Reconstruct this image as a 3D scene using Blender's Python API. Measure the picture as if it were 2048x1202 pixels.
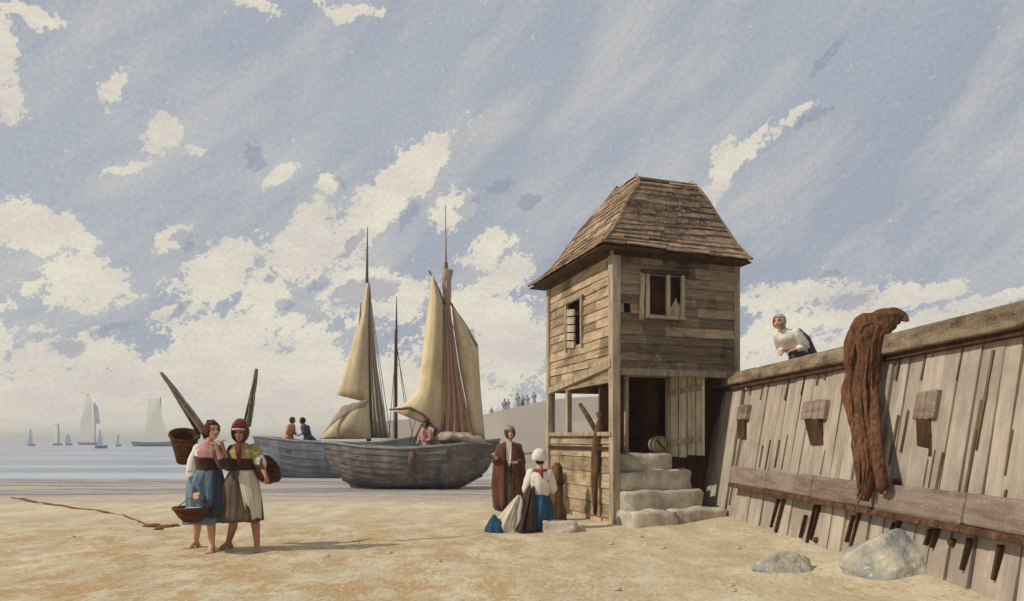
import bpy, bmesh, math, random
from mathutils import Vector, Matrix, noise as mnoise
R = math.radians
random.seed(7)
sc = bpy.context.scene
for o in list(bpy.data.objects): bpy.data.objects.remove(o)
COL = sc.collection

# ------------------------------------------------------------------ camera
F = 1400.0; EYE = 1.35; HZ = 880.0; CX = 1024.0; W_, H_ = 2048.0, 1202.0
cam = bpy.data.cameras.new('camera'); camo = bpy.data.objects.new('camera', cam); COL.objects.link(camo)
camo.location = (0, 0, EYE); camo.rotation_euler = (R(90), 0, 0)
cam.sensor_fit = 'HORIZONTAL'; cam.sensor_width = 36; cam.lens = 36*F/W_
cam.shift_y = (HZ-H_/2)/W_
cam.clip_start = .1; cam.clip_end = 20000
sc.camera = camo
sc.render.resolution_x = 1024; sc.render.resolution_y = 601

# ------------------------------------------------------------------ light
SUN_AZ = -107.0      # degrees from +Y towards +X : sun stands to the left, a little behind the viewer
SUN_EL = 40.0
sd = bpy.data.lights.new('sun', 'SUN'); sd.energy = 3.1; sd.angle = R(.6); sd.color = (1, .93, .82)
so = bpy.data.objects.new('sun', sd); COL.objects.link(so)
sv = Vector((math.sin(R(SUN_AZ))*math.cos(R(SUN_EL)), math.cos(R(SUN_AZ))*math.cos(R(SUN_EL)), math.sin(R(SUN_EL))))
so.rotation_euler = (-sv).to_track_quat('-Z', 'Y').to_euler(); so.location = (-20, -5, 20)
sc.view_settings.view_transform = 'Standard'; sc.view_settings.look = 'None'
sc.view_settings.exposure = 0.0; sc.view_settings.gamma = 1

def lin(c):
    return tuple(((v/255)/12.92 if v/255 <= .04045 else (((v/255)+.055)/1.055)**2.4) for v in c)+(1.0,)

# ------------------------------------------------------------------ world: Nishita sky under a procedural cloud layer
world = bpy.data.worlds.new('World'); sc.world = world; world.use_nodes = True
nt = world.node_tree; N = nt.nodes; Lk = nt.links; N.clear()
def nd(t, **k):
    n = N.new(t)
    for a, b in k.items(): setattr(n, a, b)
    return n
def mth(op, a, b=None, c=None, clamp=False):
    n = nd('ShaderNodeMath', operation=op, use_clamp=clamp)
    for i, v in enumerate((a, b, c)):
        if v is None: continue
        if isinstance(v, (int, float)): n.inputs[i].default_value = v
        else: Lk.new(v, n.inputs[i])
    return n.outputs[0]
def az_el(px, py):
    a = math.atan((px-CX)/F); return a, math.atan((HZ-py)/F*math.cos(a))
tc = nd('ShaderNodeTexCoord'); sep = nd('ShaderNodeSeparateXYZ'); Lk.new(tc.outputs['Generated'], sep.inputs[0])
X, Y, Z = sep.outputs
az = mth('ARCTAN2', X, Y)
hyp = mth('SQRT', mth('ADD', mth('MULTIPLY', X, X), mth('MULTIPLY', Y, Y)))
el = mth('ARCTAN2', Z, hyp)
cmb = nd('ShaderNodeCombineXYZ'); Lk.new(az, cmb.inputs[0]); Lk.new(el, cmb.inputs[1])
def noise_(vec, scale, detail=4, rough=.55, sx=1, sy=1, rot=0, off=0):
    mp = nd('ShaderNodeMapping', vector_type='TEXTURE'); Lk.new(vec, mp.inputs[0]); mp.inputs['Scale'].default_value = (1/sx, 1/sy, 1)
    mp.inputs['Rotation'].default_value = (0, 0, rot); mp.inputs['Location'].default_value = (off, off*.7, off*.3)
    n = nd('ShaderNodeTexNoise'); Lk.new(mp.outputs[0], n.inputs['Vector'])
    n.inputs['Scale'].default_value = scale; n.inputs['Detail'].default_value = detail; n.inputs['Roughness'].default_value = rough
    return n
# domain warp makes the cloud edges ragged
warp = noise_(cmb.outputs[0], 7, 5, .62)
wv = nd('ShaderNodeVectorMath', operation='SUBTRACT'); Lk.new(warp.outputs['Color'], wv.inputs[0]); wv.inputs[1].default_value = (.5, .5, .5)
ws = nd('ShaderNodeVectorMath', operation='SCALE'); Lk.new(wv.outputs[0], ws.inputs[0]); ws.inputs['Scale'].default_value = .10
wa = nd('ShaderNodeVectorMath', operation='ADD'); Lk.new(cmb.outputs[0], wa.inputs[0]); Lk.new(ws.outputs[0], wa.inputs[1])
def blobs(lst):
    cur = None
    for (px, py, rx, ry, ang) in lst:
        a, e = az_el(px, py); k = math.cos(a)**2/F; k2 = math.cos(a)*math.cos(e)/F
        mp = nd('ShaderNodeMapping', vector_type='TEXTURE'); Lk.new(wa.outputs[0], mp.inputs[0])
        mp.inputs['Location'].default_value = (a, e, 0); mp.inputs['Rotation'].default_value = (0, 0, R(ang))
        mp.inputs['Scale'].default_value = (rx*k, ry*k2, 1)
        l = nd('ShaderNodeVectorMath', operation='LENGTH'); Lk.new(mp.outputs[0], l.inputs[0])
        cur = l.outputs['Value'] if cur is None else mth('MINIMUM', cur, l.outputs['Value'])
    return cur
cream = blobs([(430,815,1000,115,0),(520,740,300,60,0),(10,60,50,120,0),(20,190,40,60,20),(225,178,20,44,-30),(318,262,50,26,30),(390,285,30,12,10),(50,470,90,50,0),(140,480,50,22,0),
  (350,465,40,24,30),(730,440,210,46,44),(850,330,80,34,50),(620,500,90,50,20),(560,340,40,18,20),(650,365,30,20,20),(900,425,46,32,35),(980,500,60,22,20),(1010,560,80,30,20),
  (440,690,110,70,0),(620,700,90,60,0),(250,720,160,50,0),(90,710,110,40,0),(300,840,420,110,0),(-60,720,120,120,0),(1020,700,120,80,10),(860,800,260,100,0),(1300,770,300,120,0),
  (1600,600,110,34,8),(1560,680,90,60,0),(1710,640,100,50,0),(1830,600,90,22,5),(1960,610,90,16,8),(1590,238,75,15,32),(1450,330,65,22,42),(1800,690,240,60,0),
  (600,470,110,50,35),(820,330,60,26,45),(470,560,120,60,10),(760,600,120,60,0),(330,610,50,16,30),(1500,290,40,12,40),(1400,390,40,20,45),(60,10,90,24,0),(160,560,120,50,0),(960,640,120,70,0),(720,8,70,18,0),(540,600,50,30,10),(-90,300,60,80,0),(260,320,60,10,30),(500,12,60,14,0),(2150,500,60,60,0),(-300,800,300,140,0),(2400,760,300,140,0)])
dark = blobs([(508,298,22,22,50),(370,476,22,22,50),(640,578,26,11,25),(685,590,26,10,30),(150,692,26,20,-20),(575,628,22,14,0),(1060,404,26,9,30),(1000,388,26,9,20),(1642,546,26,8,15),
  (1628,230,45,10,35),(925,425,24,20,60),(820,420,30,16,45),(675,362,14,12,0),(240,650,40,9,35),(370,610,24,9,35),(730,600,60,20,20),(700,490,40,12,45),(1650,100,40,9,40),(1700,615,50,16,10)])
fn = noise_(cmb.outputs[0], 24, 7, .72, sx=.6, sy=1.35, rot=R(38), off=3)
fn2 = noise_(cmb.outputs[0], 9, 5, .6, sx=.5, sy=1.5, rot=R(38), off=13)
gran = noise_(cmb.outputs[0], 190, 3, .7, off=9)
fn3 = noise_(cmb.outputs[0], 75, 4, .75, off=33)
fnc0 = mth('ADD', mth('MULTIPLY', mth('SUBTRACT', fn.outputs['Fac'], .5), 2.6), mth('MULTIPLY', mth('SUBTRACT', fn2.outputs['Fac'], .5), 1.6))
fnc = mth('ADD', fnc0, mth('MULTIPLY', mth('SUBTRACT', fn3.outputs['Fac'], .5), 1.9))
grc = mth('MULTIPLY', mth('SUBTRACT', gran.outputs['Fac'], .5), .55)
def mask(d, lo, hi, g=1.0):
    v = mth('ADD', mth('ADD', d, fnc), mth('MULTIPLY', grc, g))
    n = nd('ShaderNodeMapRange', interpolation_type='SMOOTHSTEP'); Lk.new(v, n.inputs[0])
    n.inputs[1].default_value = lo; n.inputs[2].default_value = hi; n.inputs[3].default_value = 1; n.inputs[4].default_value = 0
    return n.outputs[0]
def mixc(f, a, b):
    n = nd('ShaderNodeMix', data_type='RGBA'); 
    if isinstance(f, (int, float)): n.inputs[0].default_value = f
    else: Lk.new(f, n.inputs[0])
    for i, v in ((6, a), (7, b)):
        if isinstance(v, tuple): n.inputs[i].default_value = v
        else: Lk.new(v, n.inputs[i])
    return n.outputs[2]
def rng(v, a, b, c, d):
    n = nd('ShaderNodeMapRange'); Lk.new(v, n.inputs[0])
    for i, q in enumerate((a, b, c, d)): n.inputs[i+1].default_value = q
    return n.outputs[0]
mcream = mask(cream, .86, 1.04, 1.9); mdark = mask(dark, .78, 1.22, 1.2)
soft = noise_(cmb.outputs[0], 3.2, 4, .5, sx=.7, sy=1.7, rot=R(38), off=5)
soft2 = noise_(cmb.outputs[0], 8, 5, .6, sx=.5, sy=1.7, rot=R(38), off=15)
wash = mixc(rng(soft.outputs['Fac'], .33, .72, .1, .85), lin((162,169,183)), lin((182,187,193)))
wash = mixc(rng(soft2.outputs['Fac'],   .45, .75, 0, .75), wash, lin((210,207,198)))
lowm = noise_(cmb.outputs[0], 9, 5, .6, sx=.8, sy=2, off=25)
creamc = mixc(rng(lowm.outputs['Fac'], .38, .7, 0, .85), lin((232,226,207)), lin((206,199,194)))
fleck = rng(fn3.outputs['Fac'], .665, .69, 0, .8)
wash = mixc(fleck, wash, lin((214,211,200)))
c_ = mixc(mcream, wash, creamc)
c_ = mixc(mth('MULTIPLY', mdark, .6), c_, lin((148,152,174)))
grain = rng(gran.outputs['Fac'], .3, .7, .90, 1.09)
gm = nd('ShaderNodeVectorMath', operation='SCALE'); Lk.new(c_, gm.inputs[0]); Lk.new(grain, gm.inputs['Scale'])
sky = nd('ShaderNodeTexSky', sky_type='NISHITA'); sky.sun_disc = False
sky.sun_elevation = R(SUN_EL); sky.sun_rotation = R(SUN_AZ)
b1 = nd('ShaderNodeBackground'); Lk.new(sky.outputs[0], b1.inputs[0]); b1.inputs[1].default_value = .07
b2 = nd('ShaderNodeBackground'); Lk.new(gm.outputs[0], b2.inputs[0]); b2.inputs[1].default_value = 1.0
mx = nd('ShaderNodeMixShader'); mx.inputs[0].default_value = .96
Lk.new(b1.outputs[0], mx.inputs[1]); Lk.new(b2.outputs[0], mx.inputs[2])
wo = nd('ShaderNodeOutputWorld'); Lk.new(mx.outputs[0], wo.inputs[0])

# ------------------------------------------------------------------ helpers
def P(px, py, D):                                   # a point D metres in front of the viewer
    return Vector(((px-CX)/F*D, D, EYE+(HZ-py)/F*D))
def G(px, py):                                      # the ground point seen there
    D = EYE*F/(py-HZ); return Vector(((px-CX)/F*D, D, 0))
def material(name, c1, c2, scale=(4,4,4), rough=.9, bump=.25, speck=None, sp=.0, spscale=60, tone=None, nscale=1.0, spec=.2, c3=None, sheen=0, lo=.35, hi=.65, coat=None, bscale=None):
    m = bpy.data.materials.new(name); m.use_nodes = True; t = m.node_tree; n = t.nodes; l = t.links; n.clear()
    out = n.new('ShaderNodeOutputMaterial'); b = n.new('ShaderNodeBsdfPrincipled'); l.new(b.outputs[0], out.inputs[0])
    b.inputs['Roughness'].default_value = rough; b.inputs['Specular IOR Level'].default_value = spec
    tcn = n.new('ShaderNodeTexCoord'); mp = n.new('ShaderNodeMapping'); l.new(tcn.outputs['Object'], mp.inputs[0]); mp.inputs['Scale'].default_value = scale
    def nz(vec, s, d, r):
        q = n.new('ShaderNodeTexNoise'); l.new(vec, q.inputs['Vector']); q.inputs['Scale'].default_value = s; q.inputs['Detail'].default_value = d; q.inputs['Roughness'].default_value = r; return q
    def mr(v, a, b_, c, d, smooth=False):
        q = n.new('ShaderNodeMapRange'); l.new(v, q.inputs[0])
        if smooth: q.interpolation_type = 'SMOOTHSTEP'
        for i, k in enumerate((a, b_, c, d)): q.inputs[i+1].default_value = k
        return q.outputs[0]
    def mix(f, a, b_):
        q = n.new('ShaderNodeMix'); q.data_type = 'RGBA'; l.new(f, q.inputs[0])
        for i, v in ((6, a), (7, b_)):
            if isinstance(v, tuple): q.inputs[i].default_value = v
            else: l.new(v, q.inputs[i])
        return q.outputs[2]
    a = nz(mp.outputs[0], nscale, 7, .65)
    col = mix(mr(a.outputs['Fac'], lo, hi, 0, 1), lin(c1), lin(c2))
    if c3:
        a2 = nz(tcn.outputs['Object'], 1.7*nscale, 5, .6)
        col = mix(mr(a2.outputs['Fac'], .5, .68, 0, .85, True), col, lin(c3))
    if tone:
        at = n.new('ShaderNodeAttribute'); at.attribute_name = 'tone'
        f = mr(at.outputs['Fac'], 0, 1, tone[0], tone[1])
        vm = n.new('ShaderNodeVectorMath'); vm.operation = 'SCALE'; l.new(col, vm.inputs[0]); l.new(f, vm.inputs['Scale']); col = vm.outputs[0]
    if speck:
        s = nz(tcn.outputs['Object'], spscale, 3, .7)
        col = mix(mr(s.outputs['Fac'], .62-sp*.2, .70-sp*.2, 0, .8), col, lin(speck))
    l.new(col, b.inputs['Base Color'])
    if bump:
        bn = n.new('ShaderNodeBump'); bn.inputs['Strength'].default_value = bump; bn.inputs['Distance'].default_value = .02
        hb = nz(mp.outputs[0], nscale*(bscale or 3), 6, .7); l.new(hb.outputs['Fac'], bn.inputs['Height']); l.new(bn.outputs[0], b.inputs['Normal'])
    if sheen: b.inputs['Sheen Weight'].default_value = sheen
    return m

class MB:
    def __init__(s): s.v = []; s.f = []; s.t = []
    def add(s, vs, fs, tone=.5, M=None):
        b = len(s.v)
        s.v += [tuple(M @ Vector(p)) if M else tuple(p) for p in vs]
        s.f += [tuple(b+i for i in f) for f in fs]; s.t += [tone]*len(fs)
    def box(s, c, d, tone=.5, rot=None, jit=0):
        x, y, z = d[0]/2, d[1]/2, d[2]/2
        vs = [Vector((i*x, j*y, k*z)) for i in (-1,1) for j in (-1,1) for k in (-1,1)]
        if jit: vs = [v+Vector([random.uniform(-jit, jit) for _ in range(3)]) for v in vs]
        if rot: vs = [rot @ v for v in vs]
        vs = [v+Vector(c) for v in vs]
        s.add(vs, [(0,1,3,2),(4,6,7,5),(0,4,5,1),(2,3,7,6),(0,2,6,4),(1,5,7,3)], tone)
    def beam(s, a, b, w, h, tone=.5, up=(0,0,1), jit=0):
        a = Vector(a); b = Vector(b); d = b-a; L = d.length; d.normalize(); u = Vector(up)
        sx = d.cross(u); sx.normalize(); uy = sx.cross(d)
        m = Matrix((d, sx, uy)).transposed()
        s.box((a+b)/2, (L, w, h), tone, m, jit)
    def loft(s, rings, tone=.5, closed=True, cap=True):
        n = len(rings[0]); b = []
        for r in rings: b += list(r)
        f = []
        for i in range(len(rings)-1):
            for j in range(n if closed else n-1):
                k = (j+1) % n
                f.append((i*n+j, i*n+k, (i+1)*n+k, (i+1)*n+j))
        if cap and closed:
            f.append(tuple(range(n-1, -1, -1))); f.append(tuple((len(rings)-1)*n+j for j in range(n)))
        s.add(b, f, tone)
    def tube(s, pts, rad, n=8, tone=.5, wob=0, sq=1.0, cap=True):
        pts = [Vector(p) for p in pts]
        if isinstance(rad, (int, float)): rad = [rad]*len(pts)
        rings = []; ref = Vector((0,0,1))
        d0 = (pts[-1]-pts[0]).normalized()
        if abs(d0.z) > .8: ref = Vector((0,1,0))
        for i, p in enumerate(pts):
            d = (pts[min(i+1, len(pts)-1)]-pts[max(i-1, 0)]).normalized()
            a = d.cross(ref).normalized(); c = a.cross(d)
            rr = rad[i]
            rings.append([p+(a*math.cos(t)+c*math.sin(t)*sq)*rr*(1+wob*mnoise.noise(Vector((p.x*6+math.cos(t)*1.5, p.z*4+p.y*3, math.sin(t)*1.5)))) for t in [2*math.pi*j/n for j in range(n)]])
        s.loft(rings, tone, True, cap)
    def cone(s, p0, r0, p1, r1, n=12):               # tapered capsule for bodies
        p0 = Vector(p0); p1 = Vector(p1); s.tube([p0, p1], [r0, r1], n); s.ball(p0, (r0,)*3); s.ball(p1, (r1,)*3)
    def ball(s, c, r, rot=None, nu=14, nv=9, tone=.5, f=None):
        vs = []; fs = []
        for i in range(nv+1):
            th = math.pi*i/nv
            for j in range(nu):
                ph = 2*math.pi*j/nu
                v = Vector((math.sin(th)*math.cos(ph), math.sin(th)*math.sin(ph), math.cos(th)))
                if f: v = v*f(v)
                v = Vector((v.x*r[0], v.y*r[1], v.z*r[2]))
                if rot: v = rot @ v
                vs.append(v+Vector(c))
        for i in range(nv):
            for j in range(nu):
                k = (j+1) % nu
                fs.append((i*nu+j, (i+1)*nu+j, (i+1)*nu+k, i*nu+k))
        s.add(vs, fs, tone)
    def prism(s, poly, d, tone=.5):                  # polygon (list of 3D points) extruded by vector d
        n = len(poly); poly = [Vector(p) for p in poly]; d = Vector(d)
        s.add(poly+[p+d for p in poly], [tuple(range(n)), tuple(range(2*n-1, n-1, -1))]+[(i, (i+1) % n, n+(i+1) % n, n+i) for i in range(n)], tone)
    def lathe(s, prof, n=24, tone=.5, c=(0,0,0), M=None, wob=0):
        rings = [[Vector(c)+(M @ Vector((r*math.cos(a), r*math.sin(a), z)) if M else Vector((r*math.cos(a), r*math.sin(a), z))) for a in [2*math.pi*j/n for j in range(n)]] for r, z in prof]
        s.loft(rings, tone, True, False)
    def build(s, name, mat, parent=None, smooth=False, solid=0, bevel=0, sub=0, merge=False):
        me = bpy.data.meshes.new(name); me.from_pydata(s.v, [], s.f); me.update()
        at = me.attributes.new('tone', 'FLOAT', 'FACE'); at.data.foreach_set('value', s.t)
        bm = bmesh.new(); bm.from_mesh(me)
        if merge: bmesh.ops.remove_doubles(bm, verts=bm.verts, dist=1e-5)
        bmesh.ops.recalc_face_normals(bm, faces=bm.faces); bm.to_mesh(me); bm.free()
        o = bpy.data.objects.new(name, me); COL.objects.link(o); me.materials.append(mat)
        if parent: o.parent = parent
        if smooth: me.polygons.foreach_set('use_smooth', [True]*len(me.polygons))
        if solid: q = o.modifiers.new('solid', 'SOLIDIFY'); q.thickness = solid; q.offset = 0
        if bevel: q = o.modifiers.new('bevel', 'BEVEL'); q.width = bevel; q.segments = 2; q.limit_method = 'ANGLE'
        if sub: q = o.modifiers.new('sub', 'SUBSURF'); q.levels = sub; q.render_levels = sub
        return o
def thing(name, label, cat, loc=(0,0,0), rz=0, group=None):
    o = bpy.data.objects.new(name, None); COL.objects.link(o); o.location = loc; o.rotation_euler = (0,0,rz); o.empty_display_size = .2
    o['label'] = label; o['category'] = cat
    if group: o['group'] = group
    return o
def tag(o, label, cat, group=None, loc=None):
    o['label'] = label; o['category'] = cat
    if group: o['group'] = group
    if loc: o.location = loc
    return o
def ss(x, a, b):
    t = max(0, min(1, (x-a)/(b-a))); return t*t*(3-2*t)

# ------------------------------------------------------------------ materials
MT = {}
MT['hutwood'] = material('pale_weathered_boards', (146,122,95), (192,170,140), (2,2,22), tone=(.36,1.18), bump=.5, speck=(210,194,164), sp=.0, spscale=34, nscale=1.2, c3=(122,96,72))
MT['hutwood_v'] = material('weathered_posts', (128,112,92), (188,172,146), (14,14,1.6), tone=(.6,1.15), bump=.5, speck=(205,192,165), sp=.2, spscale=40)
MT['roofwood'] = material('roof_shingles', (108,84,64), (170,144,118), (6,6,14), tone=(.42,1.4), bump=.5, speck=(196,184,160), sp=.25, spscale=26, nscale=.8)
MT['doorwood'] = material('pale_door_boards', (168,152,128), (206,192,166), (14,14,1.6), tone=(.75,1.05), bump=.5, speck=(216,204,178), sp=.2, spscale=40)
MT['darkwood'] = material('dark_stained_timber', (58,40,28), (98,70,48), (8,8,2), bump=.4, tone=(.7,1.2))
MT['browntimber'] = material('rough_brown_timber', (58,38,26), (124,90,62), (14,14,2.2), bump=.9, tone=(.7,1.2), c3=(80,56,40), speck=(160,128,98), sp=.1, spscale=40)
MT['wallplank'] = material('mauve_grey_planks', (154,141,126), (190,177,158), (9,9,.9), tone=(.84,1.08), bump=.4, speck=(190,180,166), sp=.0, spscale=30, c3=(156,142,128))
MT['rail'] = material('worn_rail_timber', (84,70,54), (150,132,108), (5,3,9), tone=(.8,1.1), bump=.8, speck=(190,174,146), sp=.12, spscale=60)
MT['wale'] = material('waling_timber', (112,94,80), (150,134,118), (6,1.5,12), tone=(.6,1.1), bump=.5, speck=(184,170,148), sp=.1, spscale=44, c3=(150,136,124))
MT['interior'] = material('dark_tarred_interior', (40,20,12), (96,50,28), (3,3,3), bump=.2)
MT['stone'] = material('grey_limestone', (150,140,126), (204,193,172), (4,4,4), bump=.6, speck=(210,202,184), sp=.3, spscale=26)
MT['rock'] = material('pale_blue_grey_rock', (128,130,130), (196,184,152), (3,3,3), bump=.7, speck=(214,206,182), sp=.12, spscale=16, c3=(126,134,144))
MT['hull1'] = material('tarred_grey_hull', (94,90,86), (140,132,120), (2.5,2.5,12), tone=(.75,1.15), bump=.4, speck=(128,124,116), sp=.1, spscale=26, c3=(78,78,86))
MT['hull2'] = material('slate_blue_hull', (98,102,112), (132,133,138), (1.5,1.5,8), tone=(.8,1.1), bump=.3, c3=(88,92,108))
MT['gunwale'] = material('grey_gunwale', (120,122,124), (150,148,142), (4,4,4), bump=.2)
MT['sail'] = material('cream_canvas', (192,172,136), (220,202,166), (2,2,.7), bump=.3, c3=(188,164,126), tone=(.88,1.08))
MT['sailred'] = material('tan_red_canvas', (158,122,100), (190,154,130), (9,9,.8), bump=.5, tone=(.8,1.1))
MT['sailgrey'] = material('grey_brown_canvas', (146,132,120), (178,164,144), (8,8,.8), bump=.4, tone=(.85,1.1))
MT['mast'] = material('mast_wood', (78,62,52), (116,96,80), (10,10,1), bump=.2)
MT['rope'] = material('rope_fibre', (96,88,84), (130,120,110), (20,20,20), bump=.2)
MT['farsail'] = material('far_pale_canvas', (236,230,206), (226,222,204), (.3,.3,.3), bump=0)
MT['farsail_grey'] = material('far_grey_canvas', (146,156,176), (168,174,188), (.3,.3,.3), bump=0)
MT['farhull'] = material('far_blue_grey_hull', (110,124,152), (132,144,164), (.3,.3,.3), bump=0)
MT['skin'] = material('skin', (196,150,122), (212,168,138), (6,6,6), bump=.05, rough=.6)
MT['skin_tan'] = material('tanned_skin', (164,116,90), (182,132,104), (6,6,6), bump=.05, rough=.6)
def cloth(n, a, b, s=9, c3=None, sp=None): MT[n] = material(n+'_cloth', a, b, (s,s,s*.35), bump=.35, sheen=.2, c3=c3, speck=sp, sp=.1 if sp else 0, spscale=50)
cloth('blue', (74,98,112), (116,138,146), c3=(62,84,98)); cloth('deepblue', (18,52,78), (44,88,118)); cloth('brown', (66,50,40), (112,92,74), c3=(54,36,28))
cloth('white', (206,198,184), (226,220,206)); cloth('pink', (170,116,112), (196,148,140)); cloth('maroon', (82,30,34), (116,50,48)); cloth('olive', (140,126,64), (172,156,92))
cloth('darkbrown', (46,28,22), (74,46,34)); cloth('redbrown', (66,38,28), (104,66,46), c3=(56,32,24)); cloth('cream', (190,178,156), (212,202,180)); cloth('greyblue', (62,68,84), (92,96,112))
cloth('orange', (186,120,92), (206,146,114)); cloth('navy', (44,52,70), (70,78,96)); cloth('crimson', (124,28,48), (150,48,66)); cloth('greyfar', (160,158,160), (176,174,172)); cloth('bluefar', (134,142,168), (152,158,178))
MT['hair'] = material('red_brown_hair', (70,34,30), (104,56,46), (30,30,5), bump=.4); MT['hairdark'] = material('dark_hair', (34,24,22), (60,44,38), (30,30,5), bump=.4)
MT['wicker'] = material('brown_wicker', (66,36,24), (116,72,46), (5,5,34), bump=1.0, speck=(150,110,80), sp=.1, spscale=40)
MT['net'] = material('grey_brown_netting', (112,98,88), (150,136,120), (30,30,30), bump=.5)
MT['eye'] = material('dark_eye', (30,22,20), (40,28,24), bump=0, rough=.3); MT['lips'] = material('lips', (150,80,74), (160,90,82), bump=0)

# ------------------------------------------------------------------ terrain
def crest(px):
    pts = [(-900,0),(690,0),(725,1.5),(760,2.9),(840,3.15),(960,3.35),(1000,3.75),(1095,4.6),(1250,5.0),(1700,5.2),(5000,5.2)]
    for (a, b), (c, d) in zip(pts, pts[1:]):
        if a <= px <= c: return b+(d-b)*(px-a)/(c-a)
    return 0
def ground_h(x, y):
    z = .018*mnoise.noise(Vector((x*.8, y*.8, 0)))+.01*mnoise.noise(Vector((x*3, y*3, 5)))
    if y < 13.9 and x > 1: z += .11*ss(x, 3.40+.07*(11.45-y)-.9, 3.40+.07*(11.45-y)+.1)
    for (rx_, ry_, rr_) in ((3.45,6.75,.75),(2.63,7.05,.6),(2.6,10.9,1.2)):
        z += .05*math.exp(-((x-rx_)**2+(y-ry_)**2)/(rr_*rr_))
    if y > 16: z += .012*math.sin(y*2.1+.3*x+2*mnoise.noise(Vector((x*.15, y*.3, 9))))-.004*(y-16)
    if y > 25: z -= .05*(min(y, 60)-25)
    if y > 18 and x > -30:
        px = CX+x/y*F
        st = 46-27*ss(px, 940, 1010)
        c = crest(px)
        if y < 56: m = c*(ss(y, st, 56)*.6+.4*max(0, min(1, (y-st)/(56-st))))
        else: m = c*(1-ss(y, 62, 110))
        m += .1*mnoise.noise(Vector((x*.4, y*.25, 3)))*min(1, m)
        z = max(z, m-.05) if m > .02 else z
    # the earth bank that the timber wall holds up goes on behind the hut
    if y > 13.9:
        xw = 4.2-.07*(y-11.45)
        eb = 2.3*ss(x, xw-.9+.02*y, xw+.9)*(1 if y < 60 else 0)
        if eb > 0: z = max(z, eb)
    return z
def axis(a, b, fine0, fine1, st, g=1.25):
    v = [fine0]; x = fine0
    while x < fine1: x += st; v.append(x)
    s = st
    while x < b: s *= g; x += s; v.append(min(x, b))
    x = fine0; s = st; pre = []
    while x > a: s *= g; x -= s; pre.append(max(x, a))
    return pre[::-1]+v
xs = axis(-70, 70, -9, 6, .13, 1.15); ys = axis(-12, 120, 4.5, 30, .13, 1.06)
g = MB(); g.add([(x, y, ground_h(x, y)) for y in ys for x in xs], [(j*len(xs)+i, j*len(xs)+i+1, (j+1)*len(xs)+i+1, (j+1)*len(xs)+i) for j in range(len(ys)-1) for i in range(len(xs)-1)])
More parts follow.
